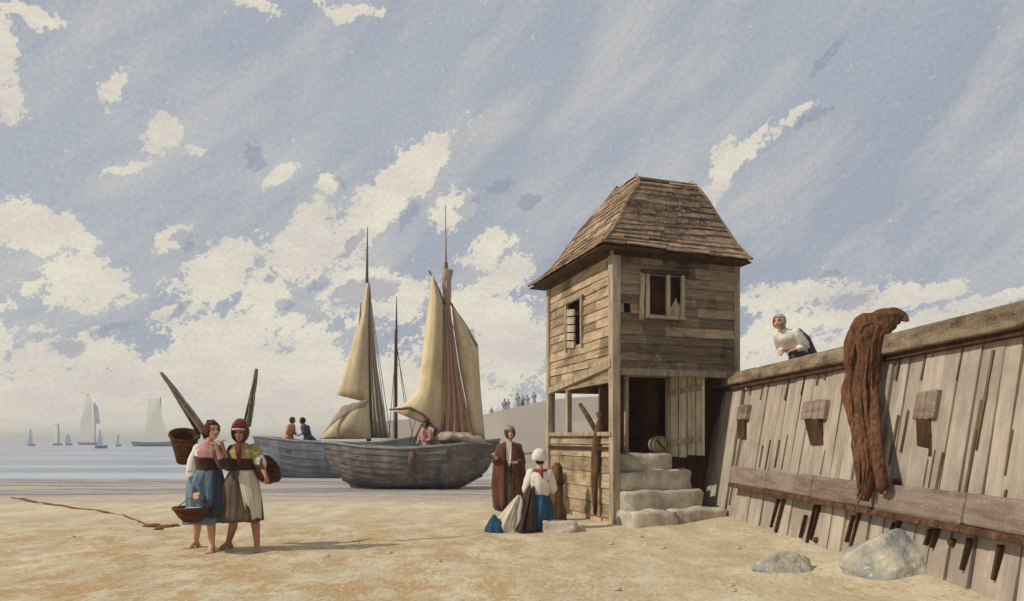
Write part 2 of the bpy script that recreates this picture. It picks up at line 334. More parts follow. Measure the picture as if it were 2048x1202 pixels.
# sand material
def sand_material():
    m = bpy.data.materials.new('beach_sand'); m.use_nodes = True; t = m.node_tree; n = t.nodes; l = t.links; n.clear()
    out = n.new('ShaderNodeOutputMaterial'); b = n.new('ShaderNodeBsdfPrincipled'); l.new(b.outputs[0], out.inputs[0]); b.inputs['Roughness'].default_value = .95; b.inputs['Specular IOR Level'].default_value = .15
    tcn = n.new('ShaderNodeTexCoord'); vec = tcn.outputs['Object']
    def nz(s, d, r, sx=1, sy=1, off=0):
        mp = n.new('ShaderNodeMapping'); l.new(vec, mp.inputs[0]); mp.inputs['Scale'].default_value = (sx, sy, 1); mp.inputs['Location'].default_value = (off, off, 0)
        q = n.new('ShaderNodeTexNoise'); l.new(mp.outputs[0], q.inputs['Vector']); q.inputs['Scale'].default_value = s; q.inputs['Detail'].default_value = d; q.inputs['Roughness'].default_value = r; return q.outputs['Fac']
    def mr(v, a, b_, c, d, sm=True):
        q = n.new('ShaderNodeMapRange'); l.new(v, q.inputs[0]); q.interpolation_type = 'SMOOTHSTEP' if sm else 'LINEAR'
        for i, k in enumerate((a, b_, c, d)): q.inputs[i+1].default_value = k
        return q.outputs[0]
    def mu(op, a, b_):
        q = n.new('ShaderNodeMath'); q.operation = op
        for i, v in enumerate((a, b_)):
            if isinstance(v, (int, float)): q.inputs[i].default_value = v
            else: l.new(v, q.inputs[i])
        return q.outputs[0]
    def mix(f, a, b_):
        q = n.new('ShaderNodeMix'); q.data_type = 'RGBA'; l.new(f, q.inputs[0])
        for i, v in ((6, a), (7, b_)):
            if isinstance(v, tuple): q.inputs[i].default_value = v
            else: l.new(v, q.inputs[i])
        return q.outputs[2]
    sp = n.new('ShaderNodeSeparateXYZ'); l.new(vec, sp.inputs[0])
    col = mix(mr(nz(1.6, 7, .7, 1, .5), .36, .66, 0, 1), lin((186,170,138)), lin((212,199,168)))
    och = mr(nz(2.6, 9, .78, .8, .6, 11), .45, .57, 0, .9)                       # ochre patches
    near = mr(sp.outputs[1], 14, 9.5, 0, 1); left = mr(sp.outputs[0], 3.2, -1.5, .35, 1)
    col = mix(mu('MULTIPLY', mu('MULTIPLY', och, near), left), col, lin((180,148,104)))
    wet = mr(sp.outputs[1], 13.6, 18, 0, .6)                                        # damp, mauve foreshore
    wetn = mu('MULTIPLY', mr(nz(.7, 5, .6, .12, 1.6, 3), .44, .56, .15, 1), mr(sp.outputs[1], 14.5, 17.5, 0, .95))
    col = mix(wet, col, lin((176,164,150)))
    col = mix(wetn, col, lin((128,122,134)))
    # turf-grey earth of the bank
    col = mix(mr(sp.outputs[2], .12, .5, 0, 1), col, lin((146,136,124)))
    fl = mr(nz(22, 4, .75, 1, .45, 7), .55, .63, 0, .7, False)                    # dry pale flecks
    col = mix(fl, col, lin((216,206,178)))
    fd = mr(nz(26, 4, .75, 1, .4, 17), .54, .64, 0, .6, False)
    col = mix(mu('MULTIPLY', fd, near), col, lin((158,124,84)))
    l.new(col, b.inputs['Base Color'])
    bn = n.new('ShaderNodeBump'); bn.inputs['Strength'].default_value = .5; bn.inputs['Distance'].default_value = .03
    l.new(nz(12, 8, .8, 1, .7), bn.inputs['Height'])
    bn2 = n.new('ShaderNodeBump'); bn2.inputs['Strength'].default_value = .5; bn2.inputs['Distance'].default_value = .12
    l.new(nz(3.2, 4, .6, .8, 1.2, 41), bn2.inputs['Height']); l.new(bn.outputs[0], bn2.inputs['Normal']); l.new(bn2.outputs[0], b.inputs['Normal']); l.new(bn.outputs[0], b.inputs['Normal'])
    return m
MT['sand'] = sand_material()
go = g.build('ground', MT['sand'], smooth=True); go['kind'] = 'structure'
# sea
def water_material():
    m = bpy.data.materials.new('sea_water'); m.use_nodes = True; t = m.node_tree; n = t.nodes; l = t.links; b = n['Principled BSDF']
    tcn = n.new('ShaderNodeTexCoord')
    def nz(s, d, sx, sy):
        mp = n.new('ShaderNodeMapping'); l.new(tcn.outputs['Object'], mp.inputs[0]); mp.inputs['Scale'].default_value = (sx, sy, 1)
        q = n.new('ShaderNodeTexNoise'); l.new(mp.outputs[0], q.inputs['Vector']); q.inputs['Scale'].default_value = s; q.inputs['Detail'].default_value = d; return q.outputs['Fac']
    r = n.new('ShaderNodeMapRange'); l.new(nz(.25, 6, .12, 1), r.inputs[0]); r.inputs[1].default_value = .4; r.inputs[2].default_value = .62
    mxx = n.new('ShaderNodeMix'); mxx.data_type = 'RGBA'; l.new(r.outputs[0], mxx.inputs[0]); mxx.inputs[6].default_value = lin((136,148,166)); mxx.inputs[7].default_value = lin((184,188,188))
    l.new(mxx.outputs[2], b.inputs['Base Color']); b.inputs['Roughness'].default_value = .32; b.inputs['Specular IOR Level'].default_value = .35
    bn = n.new('ShaderNodeBump'); bn.inputs['Strength'].default_value = .5; bn.inputs['Distance'].default_value = .08
    l.new(nz(2.6, 8, .6, 1.5), bn.inputs['Height']); l.new(bn.outputs[0], b.inputs['Normal'])
    return m
MT['water'] = water_material()
sea = MB(); sx_ = [-1500, -60, -20, 0, 20, 60, 1500]; sy_ = [20, 40, 80, 300, 1500]
sea.add([(x, y, -.055) for y in sy_ for x in sx_], [(j*7+i, j*7+i+1, (j+1)*7+i+1, (j+1)*7+i) for j in range(4) for i in range(6)])
so_ = sea.build('sea', MT['water']); so_['kind'] = 'structure'
# embankment top held by the timber wall
LEAN = .16
def wall_x(D, z=0): return 3.40+.07*(11.45-D)+LEAN*z
e = MB(); nx, ny = 30, 60
ev = []
for j in range(ny+1):
    D = 1.5+j*(15.5-1.5)/ny
    for i in range(nx+1):
        x = wall_x(D, 2.2)+.14+(i/nx)**2*40
        ev.append((x, D, 2.2+.06*mnoise.noise(Vector((x, D, 0)))+.1*(i/nx)))
e.add(ev, [(j*(nx+1)+i, j*(nx+1)+i+1, (j+1)*(nx+1)+i+1, (j+1)*(nx+1)+i) for j in range(ny) for i in range(nx)])
MT['earth'] = material('grey_earth', (118,108,92), (150,140,122), (1,1,1), bump=.5, speck=(170,160,130), sp=.2, spscale=12)
eo = e.build('embankment', MT['earth'], smooth=True); eo['kind'] = 'structure'

# ------------------------------------------------------------------ timber wall
def WP(px, py, off=0):
    q = (px-CX)/F; r = (HZ-py)/F
    D = (3.40+.07*11.45+LEAN*EYE-off)/(q+.07-LEAN*r)
    return Vector((q*D, D, EYE+r*D))
wallr = thing('timber_wall', 'long leaning grey plank sea wall with a heavy top rail, right of the hut', 'wall', (wall_x(8), 8, 0))
RL = Vector((wall_x(8), 8, 0))
adir = Vector((-.07, 1, 0)).normalized(); ndir = Vector((-1, -.07, LEAN)).normalized(); udir = Vector((LEAN, 0, 1)).normalized()
rot_wall = Matrix((adir, ndir, udir)).transposed()
m = MB(); D = 2.2
while D < 14.6:
    w = random.uniform(.16, .30); top = 2.30+random.uniform(-.02, .04)
    c = Vector((wall_x(D+w/2), D+w/2, 0))+udir*(top/2-.25)+ndir*random.uniform(-.018, .018)-RL
    rr = rot_wall @ Matrix.Rotation(random.uniform(-.035, .035), 3, 'Y')
    # split plank in two or three lengths of differing tone
    m.box(c, (w-random.choice((.004,.006,.008,.012,.02)), .06, top+.5), random.random()**.8, rr, .006)
    D += w
m.build('plank_face', MT['wallplank'], wallr, bevel=.006)
m = MB(); m.beam(Vector((wall_x(1.5), 1.5, 0))+udir*1.05-ndir*.09-RL, Vector((wall_x(15), 15, 0))+udir*1.05-ndir*.09-RL, .05, 2.3, up=udir)
m.build('backing', MT['interior'], wallr)
m = MB(); D = 1.6; k = 0
while D < 14.4:
    L = min(random.uniform(2.4, 3.6), 14.6-D)
    a = Vector((wall_x(D), D, 0))+udir*2.36+ndir*.05-RL; b = Vector((wall_x(D+L-.01), D+L-.01, 0))+udir*2.36+ndir*.05-RL
    m.beam(a, b, .24, .20, random.random(), up=udir, jit=.012); D += L
ro = m.build('top_rail', MT['rail'], wallr, bevel=.02)
m = MB(); m.beam(Vector((wall_x(1.6), 1.6, 0))+udir*2.23+ndir*.075-RL, Vector((wall_x(14.5), 14.5, 0))+udir*2.23+ndir*.075-RL, .06, .055, .2, up=udir)
m.build('rail_ledge', MT['darkwood'], wallr)
# wale beam
m = MB(); a = WP(1482, 952)-RL; b = Vector((wall_x(2.0, .72), 2.0, .72))-RL; n = 7
for i in range(n):
    p = a.lerp(b, i/n); q = a.lerp(b, (i+1)/n-.0008)
    m.beam(p+ndir*.10, q+ndir*.10, .16, .27, .45+.4*random.random(), up=udir, jit=.008)
m.build('waling_beam', MT['wale'], wallr, bevel=.03)
m = MB(); m.beam(a+ndir*.13-udir*.165, b+ndir*.13-udir*.165, .13, .06, .3, up=udir, jit=.01); m.build('waling_batten', MT['browntimber'], wallr, bevel=.01)
# battens, cracks, pegs
m = MB()
for px, y0, y1, w in [(1580,735,800,.05),(1612,730,790,.04),(1640,725,770,.05),(1655,720,760,.06),(1530,745,800,.06),(1505,752,790,.04),(1802,690,760,.06),(1855,680,760,.05),(1872,680,715,.03),(1925,690,760,.03),
     (1985,700,860,.04),(1962,800,985,.05),(1972,780,900,.04),(1885,905,980,.05),(1870,900,975,.03),(1856,920,970,.03),(1650,900,950,.03),(1540,880,940,.05),(1558,880,935,.04),(1525,890,935,.03),(1575,870,940,.03),
     (1453,770,960,.04),(1483,860,1010,.05),(1470,900,1030,.03),(1815,820,905,.03),(1795,830,930,.03),(1775,850,940,.03),(2025,860,950,.03),(2012,980,1025,.05)]:
    A = WP(px+LEAN*(960-y0)*1.05-LEAN*(960-y0), y0, .04); B = WP(px-(y1-y0)*.17, y1, .04)
    m.beam(A-RL, B-RL, w*.5, .014, random.random()*.6, up=ndir, jit=.004)
MT['batten'] = material('brown_split_lath', (96,80,62), (128,108,86), (9,9,2), bump=.3, tone=(.7,1.1))
m.build('split_batten', MT['batten'], wallr)
for (px, y0, y1, w) in [(1563,998,1065,.09),(1552,998,1055,.045),(1627,1010,1085,.045),(1635,1008,1080,.03),(1608,1030,1075,.03),(1715,1025,1095,.06),(1703,1030,1085,.03),(1795,1042,1065,.05),(1786,1045,1062,.03),(1858,1058,1090,.04),(1870,1058,1095,.06),(1935,1075,1140,.05),(1998,1090,1160,.05)]:
    m = MB(); A = WP(px+4, y0, .07); B = WP(px-(y1-y0)*.17, y1, .05); m.beam(A-RL, B-RL, w*.5, .05, .2, up=ndir, jit=.006)
    m.build('brace', MT['darkwood'], wallr, bevel=.005)
for (px, py, r) in [(1632,1080,.055),(1706,1096,.04),(1903,1084,.05),(1792,965,.05),(1616,735,.05),(1534,748,.05),(1905,672,.04),(1932,664,.05),(1858,692,.05),(1802,704,.07),(1446,782,.07)]:
    m = MB(); c = WP(px, py, .05)-RL; m.tube([c-ndir*.03, c+ndir*.02], [r*.75, r*.6], 9, wob=.3); m.build('peg', MT['darkwood'], wallr)
# beam ends that stick out of the wall
def beam_end(px, py, w, h, out, kind):
    c = WP(px, py)-RL
    m = MB()
    if kind == 'round':
        m.tube([c-ndir*.05, c+ndir*out], [w*.55, w*.5], 14, wob=.15, tone=.8)
        for k in range(2): pass
    else:
        n = 4
        for i in range(n): m.beam(c-ndir*.05+adir*(i-(n-1)/2)*w/n, c+ndir*(out+random.uniform(-.02,.02))+adir*(i-(n-1)/2)*w/n, w/n-.008, h*random.uniform(.92,1), random.uniform(.5,1.1), up=udir, jit=.004)
    o = m.build('beam_end', MT['wale'], wallr, bevel=.008)
    m = MB(); d = -udir*h*.5
    m.prism([c+d+ndir*out*.85+adir*w*.35, c+d+ndir*.04+adir*w*.35, c+d-udir*h*1.25+ndir*.04+adir*w*.1], -adir*w*.6, .3)
    m.build('shadow_wedge', MT['darkwood'], o)  # added dark wedge shaped like the beam end's triangular shadow
beam_end(1492, 826, .46, .24, .08, 'sq'); beam_end(1642, 822, .54, .25, .12, 'sq'); beam_end(1864, 812, .34, .28, .07, 'sq')

# ------------------------------------------------------------------ crooked fender post hung over the rail
m = MB()
def wl(px, py, off): return WP(px, py, off)
path = [(1728,1002,.30,.05),(1732,970,.30,.10),(1738,930,.30,.15),(1733,880,.28,.19),(1724,830,.28,.2),(1722,780,.28,.205),(1726,730,.28,.2),(1730,690,.30,.19),(1742,658,.26,.18),(1766,640,.16,.15),(1790,632,.06,.10),(1806,634,-.02,.055),(1816,642,-.05,.015)]
base = WP(1728, 1002, .30); bl = Vector((base.x, base.y, 0))
rg = [(wl(a, b, c)-bl, r) for a, b, c, r in path]
pts = []; rad = []
for i in range(len(rg)-1):
    for k in range(4):
        t = k/4; pts.append(rg[i][0].lerp(rg[i+1][0], t)); rad.append((rg[i][1]*(1-t)+rg[i+1][1]*t)*(.78 if i < 6 else .92))
pts.append(rg[-1][0]); rad.append(rg[-1][1])
fp = thing('fishing_net', 'rust-brown bunched fishing net draped over the top rail of the plank wall', 'net', bl)
MT['brownnet'] = material('tarred_net', (76,50,34), (140,98,68), (34,34,9), bump=1.0, c3=(86,52,34), speck=(160,120,88), sp=.05, spscale=55)
m.tube(pts, rad, 40, wob=.55, sq=.62)
m.build('netting', MT['brownnet'], fp, smooth=True)
m = MB()
for k in range(26):
    i0 = random.randrange(0, 22); i1 = min(i0+random.randrange(10, 26), len(pts)-5); a = random.uniform(3.3, 6.1); dr = random.uniform(-.035, .035)
    q = [pts[i]+Vector((math.cos(a+dr*(i-i0))*rad[i]*.98, -abs(math.sin(a+dr*(i-i0)))*rad[i]*.66, .02*math.sin(i*.9+k))) for i in range(i0, i1)]
    if len(q) > 3: m.tube(q, [(.013*math.sin(math.pi*(j+.5)/len(q))+.004)*random.uniform(.8,1.3) for j in range(len(q))], 6, wob=.4)
m.build('fold', MT['brownnet'], fp, smooth=True)
for k in range(10):
    m = MB(); i = random.randrange(1, 30); sx2 = random.choice((-1, 1)); p = pts[i]+Vector((sx2*rad[i]*.8, -rad[i]*.35, 0))
    m.tube([p, p+Vector((sx2*random.uniform(.02,.06), -.01, -random.uniform(.04,.1))), p+Vector((sx2*random.uniform(.0,.05), -.01, -random.uniform(.12,.24)))], [.006,.005,.003], 5)
    m.build('loose_cord', MT['brownnet'], fp, smooth=True)
m = MB(); s0 = wl(1765, 975, .3)-bl
m.tube([pts[22]+Vector((.12,0,0)), wl(1752, 890, .25)-bl, s0, wl(1762, 985, .22)-bl], [.05,.07,.06,.02], 8, wob=.5); m.build('hanging_end', MT['brownnet'], fp, smooth=True)

# ------------------------------------------------------------------ hut
TH = math.atan2(.320, .947); U = Vector((math.cos(TH), math.sin(TH), 0)); V = Vector((-math.sin(TH), math.cos(TH), 0)); P0 = Vector((1.617, 11.1, 0))
def FX(px, py, rec=0):       # point on the right-hand (stair) face, rec metres in -> local x, z
    q = (px-CX)/F; o = P0+V*rec; s = (q*o.y-o.x)/(U.x-q*U.y); D_ = o.y+s*U.y
    return s, EYE+(HZ-py)/F*D_
def LX(px, py, rec=0):       # point on the left (sea) face -> local y, z
    q = (px-CX)/F; o = P0+U*rec; t = (q*o.y-o.x)/(V.x-q*V.y); D_ = o.y+t*V.y
    return t, EYE+(HZ-py)/F*D_
HW, HD = 2.29, 2.73; ZE = 4.42; ZB = 2.50
hut = thing('watch_hut', 'tall weathered timber lookout hut with bell-shaped shingle roof beside stone steps', 'hut', P0, TH)
def clap(m, axis, fixed, out, a0, a1, z0, z1, holes=(), h=.155, segs=(.35,1.0), bias=0.0):
    """clapboards on a wall; axis 0 = along local x at y=fixed, 1 = along local y at x=fixed; out = outward sign"""
    z = z0
    while z < z1-.02:
        hh = min(h*random.uniform(.85,1.15), z1-z); a = a0
        while a < a1-1e-3:
            L = random.uniform(*segs); b = min(a+L, a1)
            if a1-b < .15: b = a1
            spans = [(a, b)]
            for (h0, h1, hz0, hz1) in holes:
                if z+hh*.5 > hz0 and z+hh*.5 < hz1:
                    ns = []
                    for s0, s1 in spans:
                        if s1 <= h0 or s0 >= h1: ns.append((s0, s1)); continue
                        if s0 < h0: ns.append((s0, h0))
                        if s1 > h1: ns.append((h1, s1))
                    spans = ns
            tn = min(1, max(0, random.gauss(.5+bias-(.16 if (axis == 0 and fixed == 0) else 0)-(.4 if (axis == 0 and fixed == 0 and z < 2.98) else 0)+(.3 if (axis == 0 and fixed == 0 and z > 3.55 and a > 1.3) else 0), .26)))  # stair side toned darker as shade, upper right paler as lit; lower boards darker
            dj = random.uniform(-.006, .006); tilt = random.uniform(-.006, .006)
            for s0, s1 in spans:
                if s1-s0 < .01: continue
                lo, hi = .034+dj, .012+dj; bt = .0
                q = []
                for (s, dz) in ((s0, tilt), (s1, -tilt)):
                    for (zz, o_) in ((z-.012+dz, lo), (z+hh+dz, hi), (z+hh+dz, -.012), (z-.012+dz, -.012)):
                        p = (s, fixed+out*o_, zz) if axis == 0 else (fixed+out*o_, s, zz); q.append(p)
                m.add(q, [(0,1,2,3),(7,6,5,4),(0,4,5,1),(1,5,6,2),(2,6,7,3),(3,7,4,0)], tn)
            a = b
        z += hh
# windows
s0, z1 = FX(1292, 550); s1, z0 = FX(1362, 636)
t1, lz1 = LX(1137, 612); t0, lz0 = LX(1168, 690)
fh = [(s0, s1, z0, z1), (FX(1246,0)[0], FX(1260,0)[0], FX(1250,628)[1], FX(1250,606)[1])]
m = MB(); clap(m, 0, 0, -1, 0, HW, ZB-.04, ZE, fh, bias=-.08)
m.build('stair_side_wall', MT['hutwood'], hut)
lt0, lt1 = min(t0, t1), max(t0, t1)
m = MB(); lh = [(lt0, lt1, lz0, lz1)]
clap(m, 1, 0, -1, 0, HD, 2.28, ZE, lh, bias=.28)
m.build('sea_side_wall', MT['hutwood'], hut)
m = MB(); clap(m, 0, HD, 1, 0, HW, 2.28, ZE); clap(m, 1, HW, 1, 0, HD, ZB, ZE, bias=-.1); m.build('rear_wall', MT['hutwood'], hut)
m = MB(); m.box((HW/2, HD/2, ZB+.03), (HW-.03, HD-.03, .06)); m.build('upper_floor', MT['darkwood'], hut)
# dark interior lining
m = MB(); t = .03
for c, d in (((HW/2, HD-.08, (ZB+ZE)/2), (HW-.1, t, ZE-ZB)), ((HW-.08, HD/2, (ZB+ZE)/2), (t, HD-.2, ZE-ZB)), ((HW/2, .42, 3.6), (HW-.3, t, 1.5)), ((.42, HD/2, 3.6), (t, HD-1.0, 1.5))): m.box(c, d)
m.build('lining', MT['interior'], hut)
# posts
m = MB(); m.box((.02, .02, (ZE+.0)/2-.1), (.15, .15, ZE+.2), .75, None, .012); m.build('corner_post', MT['hutwood_v'], hut, bevel=.012)
m = MB(); m.box((HW+.005, .01, (ZB+ZE)/2), (.11, .11, ZE-ZB), .6, None, .008); m.build('corner_post', MT['hutwood_v'], hut, bevel=.01)
m = MB(); m.box((.0, HD-.02, ZE/2-.1), (.14, .14, ZE+.2), .9, None, .012); m.build('corner_post', MT['hutwood_v'], hut, bevel=.012)
m = MB(); m.box((HW-.04, HD-.04, ZE/2-.1), (.14, .14, ZE+.2), .5, None, .012); m.build('corner_post', MT['hutwood_v'], hut, bevel=.012)
m = MB(); m.box((.03, LX(1134, 840)[0], (1.35+2.3)/2), (.10, .10, .98), .8, None, .008); m.build('inner_post', MT['hutwood_v'], hut, bevel=.01)
# low boarded side under the opening, sill, rails
sill_z = 1.42
m = MB(); clap(m, 1, 0, -1, 0, HD, -.1, sill_z, [], h=.22, segs=(1.0, 2.8), bias=.22); m.build('lower_boarding', MT['hutwood'], hut)
m = MB(); m.beam((-.02, -.02, sill_z+.03), (-.02, HD+.04, sill_z+.03), .12, .07, .6, jit=.008); m.build('sill', MT['hutwood_v'], hut, bevel=.008)
m = MB(); m.beam((-.05, .1, sill_z-.20), (-.05, HD, sill_z-.20), .04, .05, .2, jit=.006); m.build('batten', MT['darkwood'], hut)
m = MB(); m.beam((-.03, .0, 2.56), (-.03, HD, 2.30), .10, .13, .65, jit=.01); m.build('floor_joist', MT['hutwood_v'], hut, bevel=.01)
# head beam of the stair side, with the storey floor edge
m = MB(); m.beam((.1, -.012, ZB-.06), (HW+.03, -.012, ZB-.06), .09, .11, .15, jit=.006); m.build('floor_joist', MT['hutwood_v'], hut, bevel=.01)
# rear lower: opening towards the bank
m = MB(); clap(m, 0, HD, 1, 0, HW, -.1, 1.36, [], h=.2); m.build('rear_lower_boarding', MT['hutwood'], hut)
# door wall set back under the storey
REC = .62
dx0, _ = FX(1246, 740, REC); dx1, _ = FX(1336, 740, REC); dz1 = 2.42; dz0 = 1.13
m = MB(); m.box(((dx1+HW)/2, REC, 1.2), (HW-dx1, .05, 2.5)); m.box((dx0/2+.02, REC, 1.2), (dx0-.04, .05, 2.5)); m.build('door_wall', MT['darkwood'], hut)
m = MB(); m.box((dx0+.035, REC-.04, (dz0+dz1)/2), (.07, .07, dz1-dz0), .55); m.box((dx1-.03, REC-.04, (dz0+dz1)/2), (.06, .07, dz1-dz0), .3); m.box(((dx0+dx1)/2, REC-.04, dz1+.035), (dx1-dx0, .07, .07), .3); m.build('door_frame', MT['hutwood_v'], hut, bevel=.006)
m = MB(); m.box((HW/2, REC+(HD-REC)/2, dz0-.04), (HW-.06, HD-REC-.06, .06)); m.build('lower_floor', MT['interior'], hut)
m = MB(); m.box((HW*.5+.32, (REC+HD)/2+.2, (dz0+ZB)/2), (.04, HD-REC-.6, ZB-dz0-.05)); m.box((HW*.62+.14, 1.9, (dz0+ZB)/2), (HW*.48, .04, ZB-dz0-.05)); m.build('partition', MT['interior'], hut)
m = MB(); m.box((HW-.03, HD/2, 1.2), (.05, HD-.1, 2.5)); m.build('bank_side_wall', MT['interior'], hut)
# door leaf, swung out on its right hinge
hx, hy = dx1, REC-.07
dl = bpy.data.objects.new('door', None); COL.objects.link(dl); dl.parent = hut; dl.location = (hx, hy, dz0-.06); dl.rotation_euler = (0, 0, R(-50))
m = MB(); LW = .60; LH = 1.50
for i in range(4):
    w = LW/4; m.box((w*(i+.5), 0, LH/2+random.uniform(-.02,.03)), (w-.016, .03, LH), random.choice((.2,.5,.8,1.0)), None, .004)
m.build('panel', MT['doorwood'], dl, bevel=.004)
for z in (.22, 1.08):
    m = MB(); m.beam((.02, -.03, z), (LW-.03, -.03, z+.09), .03, .09, .45, jit=.004); m.build('cross_batten', MT['hutwood_v'], dl, bevel=.004)
m = MB(); m.beam((LW-.015, -.032, .02), (LW-.015, -.032, LH-.02), .035, .035, 1.1, up=(0,1,0)); m.build('edge_strip', MT['doorwood'], dl)
# front window
w = bpy.data.objects.new('window', None); COL.objects.link(w); w.parent = hut; w.location = ((s0+s1)/2, 0, z0)
ww, wh = s1-s0, z1-z0
for x in (-ww/2, .08*ww, ww/2):
    m = MB(); m.box((x, -.045, wh/2), (.06 if x else .05, .05, wh+.06), .8, None, .004); m.build('mullion', MT['hutwood_v'], w, bevel=.004)
m = MB(); m.box((0, -.06, wh+.05), (ww+.22, .09, .06), .3, Matrix.Rotation(R(-1.5), 3, 'Y'), .004); m.build('lintel', MT['darkwood'], w, bevel=.004)
m = MB(); m.box((0, -.05, -.02), (ww+.1, .06, .05), .7, None, .004); m.build('sill', MT['hutwood_v'], w, bevel=.004)
m = MB(); m.box((-ww/2-.10, -.05, wh/2-.03), (.07, .03, wh+.1), .9, Matrix.Rotation(R(2), 3, 'Y'), .004); m.build('shutter', MT['hutwood_v'], w)
m = MB(); m.add([(.1*ww,-.02,0),(ww/2,-.02,0),(ww/2,-.02,.42*wh),(.40*ww,-.02,.30*wh),(.33*ww,-.02,.48*wh),(.2*ww,-.02,.26*wh),(.1*ww,-.02,.3*wh)], [(0,1,2,3,4,5,6)]); m.build('broken_panel', MT['hutwood_v'], w, solid=.015)
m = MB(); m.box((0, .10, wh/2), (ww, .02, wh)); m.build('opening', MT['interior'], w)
# sea side window
w = bpy.data.objects.new('window', None); COL.objects.link(w); w.parent = hut; w.location = (0, (lt0+lt1)/2, lz0)
ww, wh = lt1-lt0, lz1-lz0
for y in (-ww/2, ww/2):
    m = MB(); m.box((-.045, y, wh/2), (.05, .05, wh+.08), .8, None, .004); m.build('mullion', MT['hutwood_v'], w, bevel=.004)
m = MB(); m.box((-.05, 0, wh+.04), (.06, ww+.15, .05), .4, None, .004); m.build('lintel', MT['hutwood_v'], w)
m = MB()
for k in range(5): m.box((-.04, ww*.2, wh*(.08+.18*k)), (.03, ww*.5, wh*.15), .9, Matrix.Rotation(R(8), 3, 'X'), .004)
m.build('shutter', MT['hutwood_v'], w)
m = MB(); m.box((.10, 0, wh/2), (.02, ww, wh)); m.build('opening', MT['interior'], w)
# eaves board + soffit
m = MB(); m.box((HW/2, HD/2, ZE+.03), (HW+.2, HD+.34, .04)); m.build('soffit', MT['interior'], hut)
m = MB()
m.beam((-.03, -.05, ZE-.07), (HW+.08, -.05, ZE-.07), .06, .15, .2, jit=.005); m.beam((-.05, .04, ZE-.07), (-.05, HD+.03, ZE-.07), .06, .15, .5, jit=.005)
m.build('eaves_board', MT['darkwood'], hut)
# roof: courses of shingles on a bell-cast hipped form whose top stands towards the stair side
prof = [(0,1.0,4.34,0),(.16,.89,4.52,.02),(.34,.76,4.78,.08),(.52,.64,5.06,.18),(.68,.53,5.34,.30),(.84,.41,5.60,.38),(1,.27,5.80,.44)]
def rp(t):
    for a, b in zip(prof, prof[1:]):
        if t <= b[0]+1e-9:
            k = (t-a[0])/(b[0]-a[0]); return [a[i]+(b[i]-a[i])*k for i in (1,2,3)]
    return list(prof[-1][1:])
def rcorner(t, sx, sy, lift=0):
    k, z, off = rp(t)
    ox = .30 if sx < 0 else .14; oy = .26 if sy < 0 else .36          # overhang beyond each wall
    hx_, hy_ = (HW/2+ox)*k, (HD/2+oy)*k
    if t > .8: hx_ += (t-.8)*.9; hy_ -= (t-.8)*.7
    sag = -.035*math.sin(t*9+sx)-.02*sy*math.sin(t*5)
    return Vector((HW/2+sx*hx_+off*.20+.5*sag*sx, HD/2+sy*hy_-off*1.15, z+lift+sag*(1-t)))
roof = MB(); nC = 15
sides = [((-1,-1),(1,-1)),((1,-1),(1,1)),((1,1),(-1,1)),((-1,1),(-1,-1))]
for ci in range(nC):
    t0_, t1_ = ci/nC, min(1, (ci+1.45)/nC)
    for (c0, c1) in sides:
        A = rcorner(t0_, *c0, .03); B = rcorner(t0_, *c1, .03); C = rcorner(t1_, *c1); Dd = rcorner(t1_, *c0)
        n_ = (B-A).cross(Dd-A).normalized(); 
        if n_.z < 0: n_ = -n_
        L = (B-A).length; s = 0
        while s < 1-1e-6:
            e_ = s+random.uniform(.22, .75)/L
            if 1-e_ < .12/L: e_ = 1
            rag = random.uniform(-.05, .06 if ci == 0 else .035); lift = random.uniform(0, .012)
            a = A.lerp(B, s); b = A.lerp(B, e_); c = Dd.lerp(C, e_); d = Dd.lerp(C, s)
            dn = (a-d).normalized(); a = a+dn*(rag+random.uniform(-.012,.012)); b = b+dn*(rag+random.uniform(-.012,.012))
            g1 = (b-a).normalized()*.004
            q = [a+g1+n_*lift, b-g1+n_*lift, c-g1, d+g1]; h_ = n_*.022
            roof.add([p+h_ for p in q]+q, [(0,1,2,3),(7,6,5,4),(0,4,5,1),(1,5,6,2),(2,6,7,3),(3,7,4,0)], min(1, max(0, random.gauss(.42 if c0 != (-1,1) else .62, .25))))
            s = e_
roof.build('roof', MT['roofwood'], hut)
ro = [o for o in hut.children if o.name.startswith('roof')][0]
m = MB(); m.loft([[rcorner(tt, a, b, -.02) for a, b in ((-1,-1),(1,-1),(1,1),(-1,1))] for tt in [i/12 for i in range(13)]]); m.build('roof_deck', MT['darkwood'], ro)
for sx, sy in ((-1,-1),(1,-1),(-1,1),(1,1)):
    m = MB(); m.tube([rcorner(i/10, sx, sy, .045) for i in range(11)], [.03]*11, 6, wob=.3); m.build('hip_cap', MT['roofwood'], ro)
m = MB(); k0 = rcorner(1, -1, -1); k1 = rcorner(1, 1, 1); c0 = (rcorner(1,-1,-1)+rcorner(1,-1,1))/2; c1 = (rcorner(1,1,-1)+rcorner(1,1,1))/2
top = [c0+Vector((.14,0,.10)), c1+Vector((-.12,0,.03))]
a, b, c, d = rcorner(1,-1,-1), rcorner(1,1,-1), rcorner(1,1,1), rcorner(1,-1,1)
m.add([a, b, c, d]+top, [(0,1,5,4),(2,3,4,5),(1,2,5),(3,0,4)], .4); m.build('ridge_cap', MT['roofwood'], ro, solid=.03)

